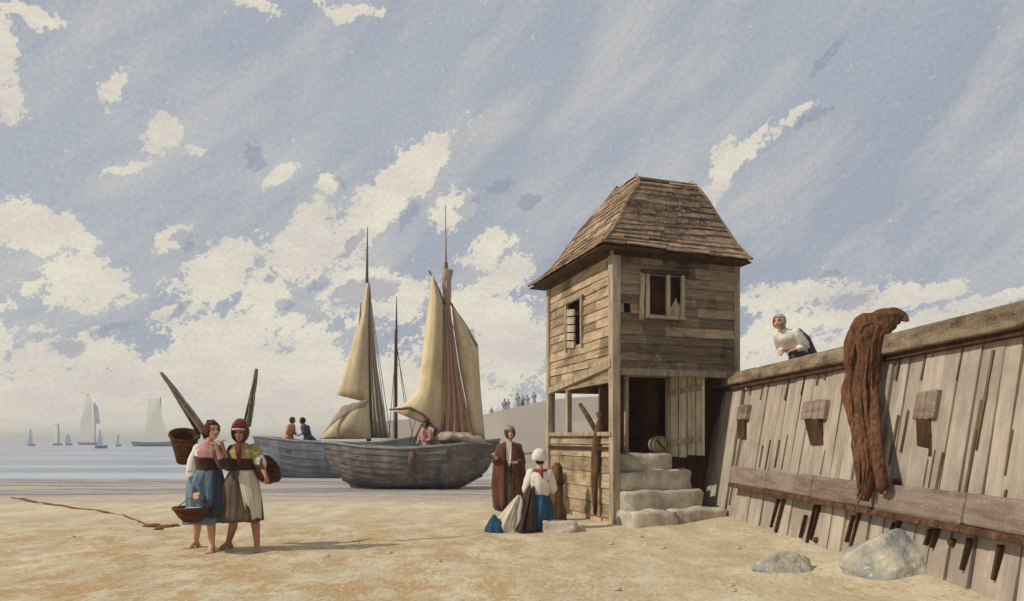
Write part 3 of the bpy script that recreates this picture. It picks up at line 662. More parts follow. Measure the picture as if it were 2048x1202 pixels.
# ------------------------------------------------------------------ stone steps
def block(name, x0, x1, y0, y1, z0, z1, tone=.5, seed=0, origin=None):
    bm = bmesh.new(); bmesh.ops.create_cube(bm, size=1)
    bmesh.ops.subdivide_edges(bm, edges=bm.edges, cuts=7, use_grid_fill=True)
    for v in bm.verts:
        p = v.co*2; n = max(abs(p.x), abs(p.y), abs(p.z)); q = Vector((p.x, p.y, p.z))
        l6 = (abs(q.x)**16+abs(q.y)**16+abs(q.z)**12)**(1/15)
        q = q/l6
        w_ = Vector(((x0+x1)/2+q.x*(x1-x0)/2, (y0+y1)/2+q.y*(y1-y0)/2, (z0+z1)/2+q.z*(z1-z0)/2))
        d = mnoise.noise_vector(w_*3.5+Vector((seed,0,0)))*.04+mnoise.noise_vector(w_*12+Vector((seed,0,0)))*.020+(mnoise.cell_vector(w_*6+Vector((seed,0,0)))-Vector((.5,.5,.5)))*.012
        v.co = w_+d
    me = bpy.data.meshes.new(name); bm.to_mesh(me); bm.free()
    me.polygons.foreach_set('use_smooth', [True]*len(me.polygons)); me.materials.append(MT['stone'])
    o = bpy.data.objects.new(name, me); COL.objects.link(o); return o
steps = thing('stone_steps', 'rough grey stone steps climbing to the open door of the hut', 'steps', P0, TH)
def sb(px0, px1, rec0, rec1, z0, z1, seed):
    x0 = FX(px0, 0, rec0)[0]; x1 = FX(px1, 0, rec0)[0]
    o = block('step_block', x0, x1, rec0, rec1, z0, z1, seed=seed); o.parent = steps
sb(1268,1356,-.66,.0,-.12,.26,1); sb(1352,1458,-.60,.02,-.12,.27,2); sb(1252,1412,-.26,.3,.2,.55,3)
sb(1236,1296,-.02,.5,.5,.84,4); sb(1292,1386,-.04,.52,.5,.86,5); sb(1240,1346,.25,.72,.8,1.12,6); sb(1338,1378,.32,.72,.3,.86,7)

# things in the hut
c = (P0+U*((dx0+dx1)/2+.22)+V*(REC-.02)); 
ck = thing('cask', 'small pale round cask end with a crossbar, lying in the hut doorway', 'cask', (c.x, c.y, 1.12), TH)
m = MB(); Mx = Matrix.Rotation(R(90), 3, 'X')
m.lathe([(0,-.10),(.13,-.10),(.15,0),(.13,.10),(0,.10)], 20, c=(0,0,.15), M=Mx); m.build('staves', MT['hutwood_v'], ck, smooth=True)
m = MB(); m.lathe([(.128,.095),(.15,.095),(.15,.125),(.128,.125),(.128,.095)], 24, c=(0,-.0,.15), M=Mx); m.build('hoop', MT['wale'], ck)
m = MB(); m.beam((-.08,-.12,.23), (.07,-.12,.07), .02, .025); m.build('crossbar', MT['darkwood'], ck)
t_, zt = LX(1160, 812, .1); t2, zz2 = LX(1190, 862, -.02)
pp = P(1193, 940, 11.55)
pr = thing('timber_prop', 'forked red-brown timber prop leaning at the open side of the hut', 'prop', (pp.x, pp.y, 0))
def rel(px, py, D): return P(px, py, D)-Vector((pp.x, pp.y, 0))
m = MB(); m.tube([rel(1190,1030,11.45), rel(1189,960,11.5), rel(1192,900,11.55), rel(1197,858,11.6), rel(1200,838,11.6), rel(1197,824,11.6)], [.03,.055,.085,.075,.035,.055], 9, wob=.5); m.build('post', MT['browntimber'], pr, smooth=True)
m = MB(); m.tube([rel(1160,808,11.9), rel(1175,832,11.75), rel(1192,862,11.6)], [.035,.045,.04], 8, wob=.3); m.build('diagonal', MT['browntimber'], pr, smooth=True)
m = MB(); m.tube([rel(1196,870,11.6), rel(1207,850,11.55)], [.04,.02], 8, wob=.3); m.build('stub', MT['browntimber'], pr, smooth=True)
b0 = G(1114, 1040)
bo = thing('shadow_post', 'short stout dark brown post put in for the shadow of the seated woman, beside the hut boarding', 'post', b0)
m = MB(); m.tube([(0,0,-.1),(0,0,.1),(-.01,0,.35),(.0,0,.7),(.0,0,.9),(0,0,.97)], [.17,.15,.11,.10,.085,.04], 14, wob=.25, cap=True); m.build('shaft', MT['browntimber'], bo, smooth=True)  # solid dark post shape stands in for the seated woman's cast shadow
m = MB(); m.lathe([(.105,.60),(.125,.62),(.125,.66),(.105,.68)], 14); m.build('shadow_post_band', MT['interior'], bo)

# ------------------------------------------------------------------ rocks
def rock(name, label, px0, px1, ytop, ybot, seed, pts):
    D = EYE*F/(ybot-HZ)+.12; sc_ = D/F; cx_ = ((px0+px1)/2-CX)*sc_; hw = (px1-px0)/2*sc_; h = (ybot-ytop)*sc_*.98
    bm = bmesh.new(); rnd = random.Random(seed)
    for (x, y, z) in pts: bm.verts.new((x*hw, y*hw*.75, z*h))
    for k in range(10):
        a = rnd.uniform(0, 6.28); bm.verts.new((math.cos(a)*hw*rnd.uniform(.7,.95), math.sin(a)*hw*.7*rnd.uniform(.7,.95), rnd.uniform(-.1,.3)*h))
    bmesh.ops.convex_hull(bm, input=bm.verts); 
    me = bpy.data.meshes.new(name); bm.to_mesh(me); bm.free()
    o = bpy.data.objects.new(name, me); COL.objects.link(o); o.location = (cx_, D+hw*.3, 0)
    q = o.modifiers.new('b', 'BEVEL'); q.width = .035; q.segments = 3
    q = o.modifiers.new('r', 'REMESH'); q.mode = 'VOXEL'; q.voxel_size = .012
    tx = bpy.data.textures.new(name+'_t', 'CLOUDS'); tx.noise_scale = .14; tx.noise_depth = 4
    q = o.modifiers.new('d', 'DISPLACE'); q.texture = tx; q.strength = .05; q.mid_level = .5
    me.materials.append(MT['rock']); tag(o, label, 'rock')
    return o
rock('boulder', 'large blue-grey and cream boulder at the foot of the plank wall', 1682, 1950, 1064, 1174, 3,
     [(-1,-.2,.42),(-.35,-.3,.9),(.05,0,1),(.45,.1,.85),(1,.1,.45),(-.6,-1,.1),(0,-1,-.05),(.5,-.9,.2),(0,1,.6),(-.5,.8,.5),(.9,-.2,-.1),(-.9,-.3,.1),(.2,-.7,.62),(-.2,-.8,.5)])
rock('boulder', 'small low cream boulder lying on the sand left of the larger one', 1506, 1640, 1108, 1160, 8,
     [(-1,0,.3),(-.55,-.2,.9),(.3,0,1),(.8,.1,.7),(1,0,.2),(-.4,-1,.1),(.4,-1,.0),(0,1,.6),(.7,-.6,.35),(-.6,-.7,.4)])
k0 = G(1092, 1064); o = block('flat_stone', -.06, .46, -.14, .3, -.06, .15, seed=31); tag(o, 'flat pale stone the seated woman rests on', 'stone', loc=(k0.x, k0.y+.1, 0))

# ------------------------------------------------------------------ boats
def cubic(pts, t):                     # smooth interpolation of (t, v) list
    for i in range(len(pts)-1):
        if t <= pts[i+1][0]+1e-9:
            k = (t-pts[i][0])/(pts[i+1][0]-pts[i][0]); k = k*k*(3-2*k)*.5+k*.5
            return pts[i][1]+(pts[i+1][1]-pts[i][1])*k
    return pts[-1][1]
def hull(root, L, beam, sheer, keel, halfb, mat, matg, strakes=8, rake=.35):
    nS = 28
    out = []; inn = []
    for i in range(nS+1):
        t = i/nS; x = -L/2+L*t; b = cubic(halfb, t)*beam/2; zs = cubic(sheer, t); zk = cubic(keel, t)
        ro_, ri_ = [], []
        for side in (-1, 1):
            pr_ = []
            for k in range(strakes+1):
                u = k/strakes; yy = b*math.sin(u*math.pi/2)**.75; z = zk+(zs-zk)*(1-math.cos(u*math.pi/2))**.9
                xr = x+ (rake*(u-.4)*(1 if t > .5 else -1)*abs(2*t-1)**4)
                pr_.append(Vector((xr, side*yy, z)))
            # clinker steps
            st_ = []
            for k in range(strakes):
                st_.append(pr_[k]+Vector((0, side*.022, 0))); st_.append(pr_[k+1]+Vector((0, side*.0, 0)))
            if side < 0: ro_ += st_[::-1]
            else: ro_ += st_
        out.append(ro_)
        inn.append([Vector((p.x*.985, p.y*.93, p.z+.04)) for p in ro_])
    m = MB(); m.loft(out, .5, closed=False); 
    nf = len(out[0])-1
    for i in range(len(m.t)):
        q = abs((i % nf)-nf/2)/(nf/2); m.t[i] = min(1, random.random()*.6+.1) if i % 5 == 0 or q < .45 else m.t[i-1]
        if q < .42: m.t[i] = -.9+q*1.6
    m.loft(inn, .3, closed=False)
    n = len(out[0])
    for R_, s_ in ((out[0], 1), (out[-1], 1)):
        m.add(list(R_), [tuple(range(n))], .4)
    m.build('hull', mat, root)
    for idx in (0, n-1):
        m = MB(); m.tube([r[idx]+Vector((0,0,.02)) for r in out], .045, 6); m.build('gunwale', matg, root, smooth=True)
    m = MB(); m.tube([Vector((-L/2+L*i/nS-.4*rake*(1 if i > nS/2 else -1)*abs(2*i/nS-1)**4, 0, cubic(keel, i/nS)-.02)) for i in range(nS+1)], .06, 6); m.build('keel', mat, root)
    return out
def sail(root, name, left, right, D, mat, bulge=.3, nr=16, nc=8, folds=0, fa=.04, dskew=0):
    """left/right: pixel polylines from top to foot, hung at distance D"""
    def along(pl, t):
        t *= len(pl)-1; i = min(int(t), len(pl)-2); k = t-i; return (pl[i][0]*(1-k)+pl[i+1][0]*k, pl[i][1]*(1-k)+pl[i+1][1]*k)
    o_ = root.matrix_basis.inverted()
    vs = []
    for i in range(nr+1):
        a = along(left, i/nr); b = along(right, i/nr)
        for j in range(nc+1):
            k = j/nc; px = a[0]*(1-k)+b[0]*k; py = a[1]*(1-k)+b[1]*k
            d = D-bulge*math.sin(math.pi*k)*math.sin(math.pi*min(1, .15+i/nr*.8))+dskew*k
            if folds: d += fa*math.sin(k*folds*6.28)*(.3+i/nr)
            vs.append(o_ @ P(px, py, d))
    m = MB(); m.add(vs, [(i*(nc+1)+j, i*(nc+1)+j+1, (i+1)*(nc+1)+j+1, (i+1)*(nc+1)+j) for i in range(nr) for j in range(nc)])
    pn = [random.random() for _ in range(nc)]; m.t = [pn[j if nc <= 8 else j//3]+(.35 if (i in (nr//2, nr//2+1) and j == nc//2) else 0) for i in range(nr) for j in range(nc)]   # cloth panels and a patch
    return m.build(name, mat, root, smooth=True, solid=.012)
def spar(root, name, pts, rad, mat, D=None):
    bpy.context.view_layer.update(); o_ = root.matrix_basis.inverted()
    m = MB(); m.tube([o_ @ P(*p) if len(p) == 3 and D is None else o_ @ P(p[0], p[1], D) for p in pts], rad, 7); return m.build(name, mat, root, smooth=True)
def mb_set(root, loc, rz):
    root.location = loc; root.rotation_euler = (0, 0, rz); root.matrix_basis = Matrix.Translation(Vector(loc)) @ Matrix.Rotation(rz, 4, 'Z')
# near boat
D1 = 19.6; c = P(824, 880, D1)
b1o = thing('fishing_boat', 'near grey clinker fishing boat aground with cream and tan sails hoisted', 'boat'); mb_set(b1o, (c.x, D1, -.02), R(-4))
hull(b1o, 4.35, 1.8, [(0,1.30),(.25,1.16),(.5,1.12),(.75,1.2),(1,1.36)], [(0,.30),(.12,.12),(.3,.02),(.75,.0),(1,.42)], [(0,.35),(.15,.72),(.45,1),(.75,.86),(1,.06)], MT['hull1'], MT['gunwale'], 9, .5)
m = MB(); m.prism([(-1.85,-.03,.30),(-1.45,-.03,.05),(-1.35,-.03,-.06),(-1.66,-.03,-.08),(-1.72,-.03,.0),(-2.15,-.03,.9),(-2.1,-.03,1.1),(-2.0,-.03,1.1)], (0,.07,0)); m.build('rudder', MT['hull1'], b1o)
for x in (-1.3, -.3, .8):
    m = MB(); m.box((x, 0, .92), (.22, 1.35, .04)); m.build('thwart', MT['mast'], b1o)
spar(b1o, 'mast', [(893,960),(893,880),(892,700),(892,560),(892,525)], [.085,.085,.075,.06,.05], MT['mast'], D1)
spar(b1o, 'topmast', [(892,540),(891,410)], [.028,.012], MT['sailred'], D1)
sail(b1o, 'jib', [(863,548),(858,600),(850,660),(842,730),(834,780),(812,805),(782,820)], [(868,556),(886,600),(889,660),(888,720),(886,780),(884,830),(880,862)], D1-.15, MT['sail'], .35, nr=24)
spar(b1o, 'foot_spar', [(778,819),(800,818),(820,816),(845,828),(872,860)], [.02,.035,.04,.03,.02], MT['mast'], D1-.3)
spar(b1o, 'yard', [(858,542),(872,568),(890,610)], [.03,.035,.03], MT['mast'], D1-.18)
sail(b1o, 'furled_sail', [(890,560),(889,640),(886,740),(880,800),(864,878)], [(896,560),(903,640),(918,740),(932,810),(948,882)], D1-.02, MT['sailred'], .25, nc=40, folds=5, fa=.05)
sail(b1o, 'aft_sail', [(904,612),(908,660),(920,740),(932,800),(944,880)], [(910,618),(934,650),(956,690),(961,780),(970,880)], D1+.12, MT['sail'], .3)
spar(b1o, 'gaff', [(900,604),(928,650),(953,692)], [.03,.04,.03], MT['mast'], D1+.05)
spar(b1o, 'leech_rope', [(954,692),(958,780),(962,860)], .014, MT['rope'], D1+.1)
m = MB(); o_ = b1o.matrix_basis.inverted(); q = o_ @ P(894, 560, D1-.02)
m.tube([q+Vector((0,0,-1.0)), q+Vector((0,0,-.5)), q+Vector((0,0,0)), q+Vector((0.02,0,.28))], [.06,.10,.13,.15], 9, wob=.6)
for k in range(6): m.tube([q+Vector((0,0,.1)), q+Vector((random.uniform(-.14,.17), random.uniform(-.1,.1), .30+random.random()*.12))], [.04,.012], 5)
m.build('masthead_bundle', MT['sailgrey'], b1o, smooth=True)
for a_, b_ in (((892,600),(966,880)),((892,600),(818,890)),((894,700),(942,885))): spar(b1o, 'shroud', [a_, b_], .010, MT['rope'], D1+.2)
# gathered sail and net heaped aboard
sail(b1o, 'heaped_sail', [(868,880),(880,865),(890,862)], [(985,890),(960,878),(940,868)], D1-.35, MT['sailgrey'], .35, folds=3, fa=.06, nc=24)
m = MB()
for (px, py, r) in ((880,878,.22),(905,872,.26),(930,872,.24),(952,876,.2),(860,884,.14)): m.ball(o_ @ P(px, py+8, D1-.1), (r*1.3, r, r*.9), f=lambda v: 1+.25*mnoise.noise(v*3))
m.build('heaped_net', MT['sailgrey'], b1o, smooth=True)
m = MB(); m.tube([o_ @ P(827,905,18.72), o_ @ P(822,925,18.66), o_ @ P(824,938,18.68)], [.10,.09,.02], 8, wob=.7)
m.build('hanging_cloth', MT['mast'], b1o, smooth=True)
spar(b1o, 'oar', [(826,885,19.0),(843,850,19.2),(862,835,19.4)], [.03,.03,.02], MT['mast'])
# boat behind
D2 = 26.5; c = P(684, 880, D2)
b2o = thing('fishing_boat', 'farther slate-blue fishing boat with lowered sails and two bare masts, left of the near boat', 'boat'); mb_set(b2o, (c.x, D2, -.25), R(3))
hull(b2o, 6.0, 2.2, [(0,1.72),(.25,1.55),(.5,1.48),(.75,1.5),(1,1.75)], [(0,.55),(.12,.25),(.3,.02),(.75,.0),(1,.42)], [(0,.05),(.15,.62),(.45,1),(.75,.9),(1,.3)], MT['hull2'], MT['gunwale'], 7, .5)
for x in (-1.8, .2, 1.4):
    m = MB(); m.box((x, 0, 1.2), (.25, 1.5, .05)); m.build('thwart', MT['mast'], b2o)
spar(b2o, 'mast', [(738,900),(737,700),(734,560),(735,455)], [.09,.08,.06,.015], MT['mast'], D2)
spar(b2o, 'mizzen_mast', [(792,900),(792,750),(793,660),(793,592)], [.07,.06,.045,.012], MT['mast'], D2+.4)
sail(b2o, 'mainsail', [(733,566),(726,610),(712,660),(697,710),(685,750),(674,790)], [(738,566),(738,610),(738,660),(738,710),(738,755),(738,806)], D2-.1, MT['sail'], .3)
sail(b2o, 'lowered_sail', [(700,804),(682,822),(662,850),(640,878)], [(738,806),(739,830),(741,855),(742,878)], D2-.25, MT['sail'], .4)
sail(b2o, 'rolled_canvas', [(684,812),(666,836),(646,868)], [(738,798),(732,812),(702,812)], D2-.5, MT['sailgrey'], .1)
sail(b2o, 'storm_sail', [(738,566),(738,640),(738,720),(740,800),(742,876)], [(740,566),(745,640),(755,740),(766,810),(778,876)], D2+.05, MT['sailgrey'], .25, nc=30, folds=4, fa=.05)
spar(b2o, 'yard', [(722,606),(718,660),(714,715)], [.02,.03,.02], MT['mast'], D2-.2)
for a_, b_ in (((736,560),(782,878)),((738,580),(776,878)),((792,690),(778,876)),((794,690),(812,830)),((794,700),(826,876)),((790,660),(786,878))): spar(b2o, 'shroud', [a_, b_], .013, MT['rope'], D2+.3)

# far sailing boats
def far_boat(label, px, ywl, hullw, sails, hull_h=5, group='small sailing boats near the horizon', mats=None):
    D = EYE*F/(ywl-HZ) if ywl > HZ+5 else 380.0
    c = P(px, ywl, D); s = D/F
    r = thing('sailing_boat', label, 'sailing boat', (c.x, D, -.06), 0, group)
    L = hullw*s; H = hull_h*s
    m = MB(); rings = []
    for i in range(9):
        t = i/8; b = L*.16*math.sin(math.pi*min(1, max(0, .04+t*.92)))**.6; x = -L/2+L*t; zt = H*(1+.25*(2*t-1)**2)
        rings.append([(x, -b, zt), (x*.94, -b*.7, H*.3), (x*.9, 0, -H*.15), (x*.94, b*.7, H*.3), (x, b, zt)])
    m.loft(rings, closed=True); m.build('hull', MT['farhull'], r, smooth=False)
    for pl, mt_, mx_ in sails:
        top = pl[0]
        m = MB(); m.tube([((mx_-px)*s, .0, H*.2), ((mx_-px)*s, 0, (ywl-min(p[1] for p in pl)+3)*s)], .0035*D*.25, 6); m.build('mast', MT['farsail_grey'], r)
        n = len(pl); m = MB(); q = [((p[0]-px)*s, -.012*D*.05+ (0 if (k in (0,)) else -.25), (ywl-p[1])*s) for k, p in enumerate(pl)]
        m.add(q, [tuple(range(n))]); m.build('sail', MT[mt_], r, solid=.05)
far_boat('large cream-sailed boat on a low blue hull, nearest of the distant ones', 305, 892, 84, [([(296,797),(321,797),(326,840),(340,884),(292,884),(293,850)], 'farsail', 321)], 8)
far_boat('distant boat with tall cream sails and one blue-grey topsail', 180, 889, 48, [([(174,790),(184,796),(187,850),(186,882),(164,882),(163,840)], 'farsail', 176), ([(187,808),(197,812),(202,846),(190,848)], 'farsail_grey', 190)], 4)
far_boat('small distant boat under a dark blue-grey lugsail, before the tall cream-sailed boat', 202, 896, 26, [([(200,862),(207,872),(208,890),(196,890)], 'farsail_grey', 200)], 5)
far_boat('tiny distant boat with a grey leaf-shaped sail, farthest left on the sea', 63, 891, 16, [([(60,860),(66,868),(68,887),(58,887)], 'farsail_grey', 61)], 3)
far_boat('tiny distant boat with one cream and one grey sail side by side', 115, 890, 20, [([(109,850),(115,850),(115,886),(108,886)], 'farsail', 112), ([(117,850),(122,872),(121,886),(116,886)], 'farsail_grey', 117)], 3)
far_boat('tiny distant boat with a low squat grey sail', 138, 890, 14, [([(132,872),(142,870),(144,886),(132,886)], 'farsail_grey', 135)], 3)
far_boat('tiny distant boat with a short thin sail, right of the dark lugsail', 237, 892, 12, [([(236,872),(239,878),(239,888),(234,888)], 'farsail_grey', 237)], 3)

# ------------------------------------------------------------------ people
def remeshed(m, name, mat, root, vox, smooth=4):
    o = m.build(name+'_raw', mat)
    q = o.modifiers.new('r', 'REMESH'); q.mode = 'VOXEL'; q.voxel_size = vox
    q = o.modifiers.new('s', 'SMOOTH'); q.factor = .5; q.iterations = smooth
    bpy.context.view_layer.update(); dg = bpy.context.evaluated_depsgraph_get(); ev = o.evaluated_get(dg)
    me = bpy.data.meshes.new_from_object(ev); me.name = name
    me.materials.clear(); me.materials.append(mat); me.polygons.foreach_set('use_smooth', [True]*len(me.polygons))
    bpy.data.objects.remove(o)
    b = bpy.data.objects.new(name, me); COL.objects.link(b); b.parent = root
    return b
def vec(*a): return Vector(a)
def hand(m, wr, d, n, curl=.5, side=1, k=1.0):
    """wr wrist, d hand direction, n palm normal (fingers curl towards n)"""
    d = Vector(d).normalized(); n = Vector(n); n = (n-d*n.dot(d)).normalized(); s = d.cross(n).normalized()*side
    m.ball(wr+d*.045*k, (.02,.02,.02)); 
    pc = wr+d*.05*k
    for t in (-.026, -.009, .009, .026): m.cone(wr+s*t*.6, .016*k, pc+d*.035*k+s*t*k, .0125*k, 8)
    for i, (t, L) in enumerate(((-.028,.068),(-.0095,.078),(.0095,.073),(.028,.058))):
        p = pc+d*.038*k+s*t*1.08*k; dd = d.copy(); r = .0098*k
        for j, f in enumerate((.45,.32,.23)):
            ang = curl*(.55 if j == 0 else .8)*(1+.12*i); dd = (dd*math.cos(ang)+n*math.sin(ang)).normalized(); nn = (n-dd*n.dot(dd))
            p2 = p+dd*L*f*k; m.cone(p, r, p2, r*.9, 7); p = p2; r *= .9
            n2 = (n-dd*n.dot(dd)); n = n2.normalized() if n2.length > .01 else n
        n = (Vector(n)).normalized()
    q = wr+d*.02*k-s*.022*k; t1 = q+(-s*.9+d*.8+n*.35).normalized()*.042*k; t2 = t1+(d*.9-s*.15+n*.5).normalized()*.032*k
    m.cone(q, .013*k, t1, .011*k, 7); m.cone(t1, .011*k, t2, .009*k, 7)
def foot(m, an, fd, L=.23):
    fd = Vector((fd[0], fd[1], 0)).normalized(); sd_ = Vector((-fd.y, fd.x, 0))
    heel = an-fd*.035; heel.z = an.z-.055; ball = an+fd*(L*.52); ball.z = an.z-.062
    m.cone(an, .036, heel, .033, 8); m.cone(an+Vector((0,0,-.01)), .038, ball, .026, 8)
    m.cone(ball+sd_*.018, .025, ball-sd_*.02, .023, 8)
    for i in range(5):
        t = (-.032+.016*i); e_ = ball+sd_*t+fd*(.055-.006*abs(i-(4 if False else 0))); m.cone(ball+sd_*t*.8, .015, e_, .0125-.001*i, 6)
def head(m, c, yaw, pitch=0, roll=0, k=1.0):
    """face looks along local -Y turned by yaw"""
    Rm = Matrix.Rotation(yaw, 3, 'Z') @ Matrix.Rotation(pitch, 3, 'X') @ Matrix.Rotation(roll, 3, 'Y')
    def q(x, y, z): return c+Rm @ Vector((x, y, z))*k
    m.ball(q(0,.012,.03), (.074*k,.092*k,.088*k), Rm); m.ball(q(0,-.02,-.02), (.058*k,.066*k,.085*k), Rm); m.ball(q(0,-.048,-.078), (.032*k,.028*k,.026*k), Rm)
    m.cone(q(0,-.082,.018), .009*k, q(0,-.104,-.022), .0125*k, 8); m.ball(q(0,-.083,.035), (.05*k,.012*k,.01*k), Rm)
    m.ball(q(.038,-.062,-.018), (.02*k,.016*k,.018*k), Rm); m.ball(q(-.038,-.062,-.018), (.02*k,.016*k,.018*k), Rm)
    for s in (-1, 1): m.ball(q(s*.074,.012,-.002), (.010*k,.020*k,.030*k), Rm)
    m.ball(q(0,-.082,-.052), (.022*k,.010*k,.008*k), Rm)
    return Rm, q
def face_parts(root, q, Rm, k=1.0):
    for s in (-1, 1):
        m = MB(); m.ball(q(s*.027,-.080,.014), (.015*k,.008*k,.0075*k), Rm); m.build('eye', MT['eye'], root, smooth=True)
        m = MB(); m.tube([q(s*.012,-.090,.032), q(s*.03,-.086,.038), q(s*.048,-.072,.032)], [.004*k,.005*k,.003*k], 6); m.build('eyebrow', MT['hairdark'], root, smooth=True)
    m = MB(); m.ball(q(0,-.089,-.052), (.022*k,.008*k,.009*k), Rm); m.build('lips', MT['lips'], root, smooth=True)
def ringset(specs, n=56, fold=None, seed=0):
    """specs: (x,y,z,rx,ry,foldamp)"""
    rnd = random.Random(seed); ph = [rnd.uniform(0, 6.28) for _ in range(5)]; out = []
    for (x, y, z, rx, ry, fa) in specs:
        r = []
        for j in range(n):
            a = 2*math.pi*j/n; f = 1+fa*(.5*math.sin(7*a+ph[0])+.35*math.sin(11*a+ph[1]+z*2)+.25*math.sin(17*a+ph[2])+.3*math.sin(4*a+ph[3]))
            r.append(Vector((x+rx*math.cos(a)*f, y+ry*math.sin(a)*f, z+fa*.05*math.sin(5*a+ph[4]))))
        out.append(r)
    return out
def dense(specs, k=4):
    o = []
    for a, b in zip(specs, specs[1:]):
        for i in range(k):
            t = i/k; o.append(tuple(a[j]*(1-t)+b[j]*t for j in range(6)))
    return o+[specs[-1]]
def garment(root, name, specs, mat, seed=0, solid=.008, n=64):
    m = MB(); m.loft(ringset(dense(specs), n, seed=seed), closed=True, cap=False); return m.build(name, mat, root, smooth=True, solid=solid)
def sleeve(root, pts, rad, mat, name='sleeve'):
    P_ = []; R_ = []
    for i in range(len(pts)-1):
        for k in range(5):
            t = k/5; P_.append(Vector(pts[i]).lerp(Vector(pts[i+1]), t)); R_.append(rad[i]*(1-t)+rad[i+1]*t)
    P_.append(Vector(pts[-1])); R_.append(rad[-1])
    m = MB(); m.tube(P_, R_, 14, wob=.22)
    if name == 'sleeve': m.ball(P_[0], (R_[0]*1.0,)*3)
    return m.build(name, mat, root, smooth=True)
def headcover(root, name, c, Rm, r, mat, cut=.35, low=-.9, k=1.0, tip=0, solid=.006, off=(0,.01,.015), lowf=None):
    """a scarf or hair shell around the skull, open at the face"""
    vs = []; nu, nv = 40, 26; keep = []; idx = {}
    m = MB()
    def pt(i, j):
        th = math.pi*i/nv; ph = 2*math.pi*j/nu
        v = Vector((math.sin(th)*math.cos(ph), math.sin(th)*math.sin(ph), math.cos(th)))
        return v
    pts = []
    for i in range(nv+1):
        for j in range(nu):
            v = pt(i, j); f = 1+.05*mnoise.noise(v*4)+(tip*max(0, v.z)**3 if tip else 0)
            w = Vector((v.x*r[0], v.y*r[1], v.z*r[2]))*f*k
            pts.append(c+Rm @ (w+Vector(off)*k))
    fs = []
    for i in range(nv):
        for j in range(nu):
            v = pt(i+.5, j+.5)
            face_open = (-v.y > cut and v.z < .42 and abs(v.x) < .72)
            if face_open or v.z < low: continue
            kx = (j+1) % nu; fs.append((i*nu+j, (i+1)*nu+j, (i+1)*nu+kx, i*nu+kx))
    m.add(pts, fs); return m.build(name, mat, root, smooth=True, solid=solid, merge=True)

# --- woman 1, blue skirt (local frame: x right, y away, z up; metres)
DW = 8.5; sc1 = F/DW
def rootat(px, D): return Vector(((px-CX)/F*D, D, 0))
r1 = rootat(413, DW)
w1 = thing('person', 'barefoot woman in blue skirt, white sleeves and pink shawl carrying a bowl basket', 'person', r1)
def L1(px, py, dy=0): D = DW+dy; p = P(px, py, D); return p-r1
m = MB()
hd = L1(425, 862, 0); neck = L1(420, 888, .03)
chest = L1(415, 912, .03); waist = L1(414, 938, .03); hip = L1(410, 965, .03)
m.cone(neck+vec(0,0,.05), .046, neck-vec(0,0,.03), .052); Rm, q1 = head(m, hd, R(48), R(-4))
m.ball(chest, (.155,.105,.15)); m.ball(waist, (.12,.09,.14)); m.ball(hip, (.16,.12,.14)); m.ball(neck-vec(0,0,.06), (.14,.07,.06))
shL = L1(396, 900, .04); elL = L1(384, 946, .0); wrL = L1(391, 985, -.14)
shR = L1(438, 900, .0); elR = L1(446, 930, -.14); wrR = L1(436, 903, -.22)
for a, b, c, sd_ in ((shL, elL, wrL, 1), (shR, elR, wrR, -1)): m.cone(a, .052, b, .040); m.cone(b, .040, c, .024)
hand(m, wrL, wrL-elL, (0,-1,0), 1.0, 1); hand(m, wrR, vec(-.25,-.05,.9), (-1,0,.1), .9, -1)
hipl, hipr = hip+vec(-.085,0,-.03), hip+vec(.085,0,-.03)
knL, anL = L1(394, 1035, .12), L1(392, 1083, .30); knR, anR = L1(420, 1035, -.05), L1(424, 1106, -.05)
anL.z = .075; anR.z = .075
for h_, k_, a_ in ((hipl, knL, anL), (hipr, knR, anR)):
    m.cone(h_, .085, k_, .055); c_m = k_.lerp(a_, .35)+vec(0,.02,0); m.cone(k_, .050, c_m, .052); m.cone(c_m, .05, a_, .032)
foot(m, anL, (-.3,-1,0)); foot(m, anR, (.2,-1,0))
remeshed(m, 'body', MT['skin'], w1, .0085, 3); face_parts(w1, q1, Rm)
wz = waist.z
garment(w1, 'skirt', [(waist.x,waist.y,wz+.01,.125,.105,.01),(waist.x-.005,waist.y,wz-.06,.155,.135,.05),(hip.x-.01,hip.y,hip.z-.02,.19,.165,.09),(-.02,.03,.50,.215,.19,.13),(-.035,.03,.34,.235,.21,.16)], MT['blue'], 3)
garment(w1, 'apron', [(waist.x+.06,waist.y+.02,wz,.10,.10,.02),(waist.x+.085,waist.y,wz-.15,.115,.13,.06),(.095,.02,.60,.12,.17,.12),(.10,.02,.42,.11,.18,.16)], MT['navy'], 5)
garment(w1, 'bodice', [(waist.x,waist.y,wz-.02,.135,.115,.01),(waist.x,waist.y,wz+.06,.135,.112,.02),(chest.x,chest.y-.01,chest.z,.158,.128,.03)], MT['darkbrown'], 7)
garment(w1, 'blouse', [(chest.x,chest.y-.005,chest.z-.04,.152,.12,.02),(chest.x,chest.y,chest.z+.06,.158,.115,.03),(neck.x,neck.y,neck.z-.02,.085,.075,.03)], MT['white'], 9)
garment(w1, 'shawl', [(chest.x+.035,chest.y-.02,chest.z-.02,.15,.125,.07),(chest.x+.02,chest.y-.01,chest.z+.06,.165,.125,.08),(neck.x,neck.y,neck.z-.01,.09,.085,.08),(neck.x,neck.y,neck.z+.03,.06,.065,.04)], MT['pink'], 11)
sleeve(w1, [shL+vec(.01,0,.01), shL.lerp(elL,.5), elL, elL.lerp(wrL,.25)], [.07,.085,.075,.045], MT['white'])
sleeve(w1, [elL.lerp(wrL,.22), elL.lerp(wrL,.6), wrL], [.048,.042,.034], MT['greyblue'], 'cuff')
sleeve(w1, [shR, shR.lerp(elR,.5), elR, elR.lerp(wrR,.5)], [.068,.07,.06,.05], MT['darkbrown'])
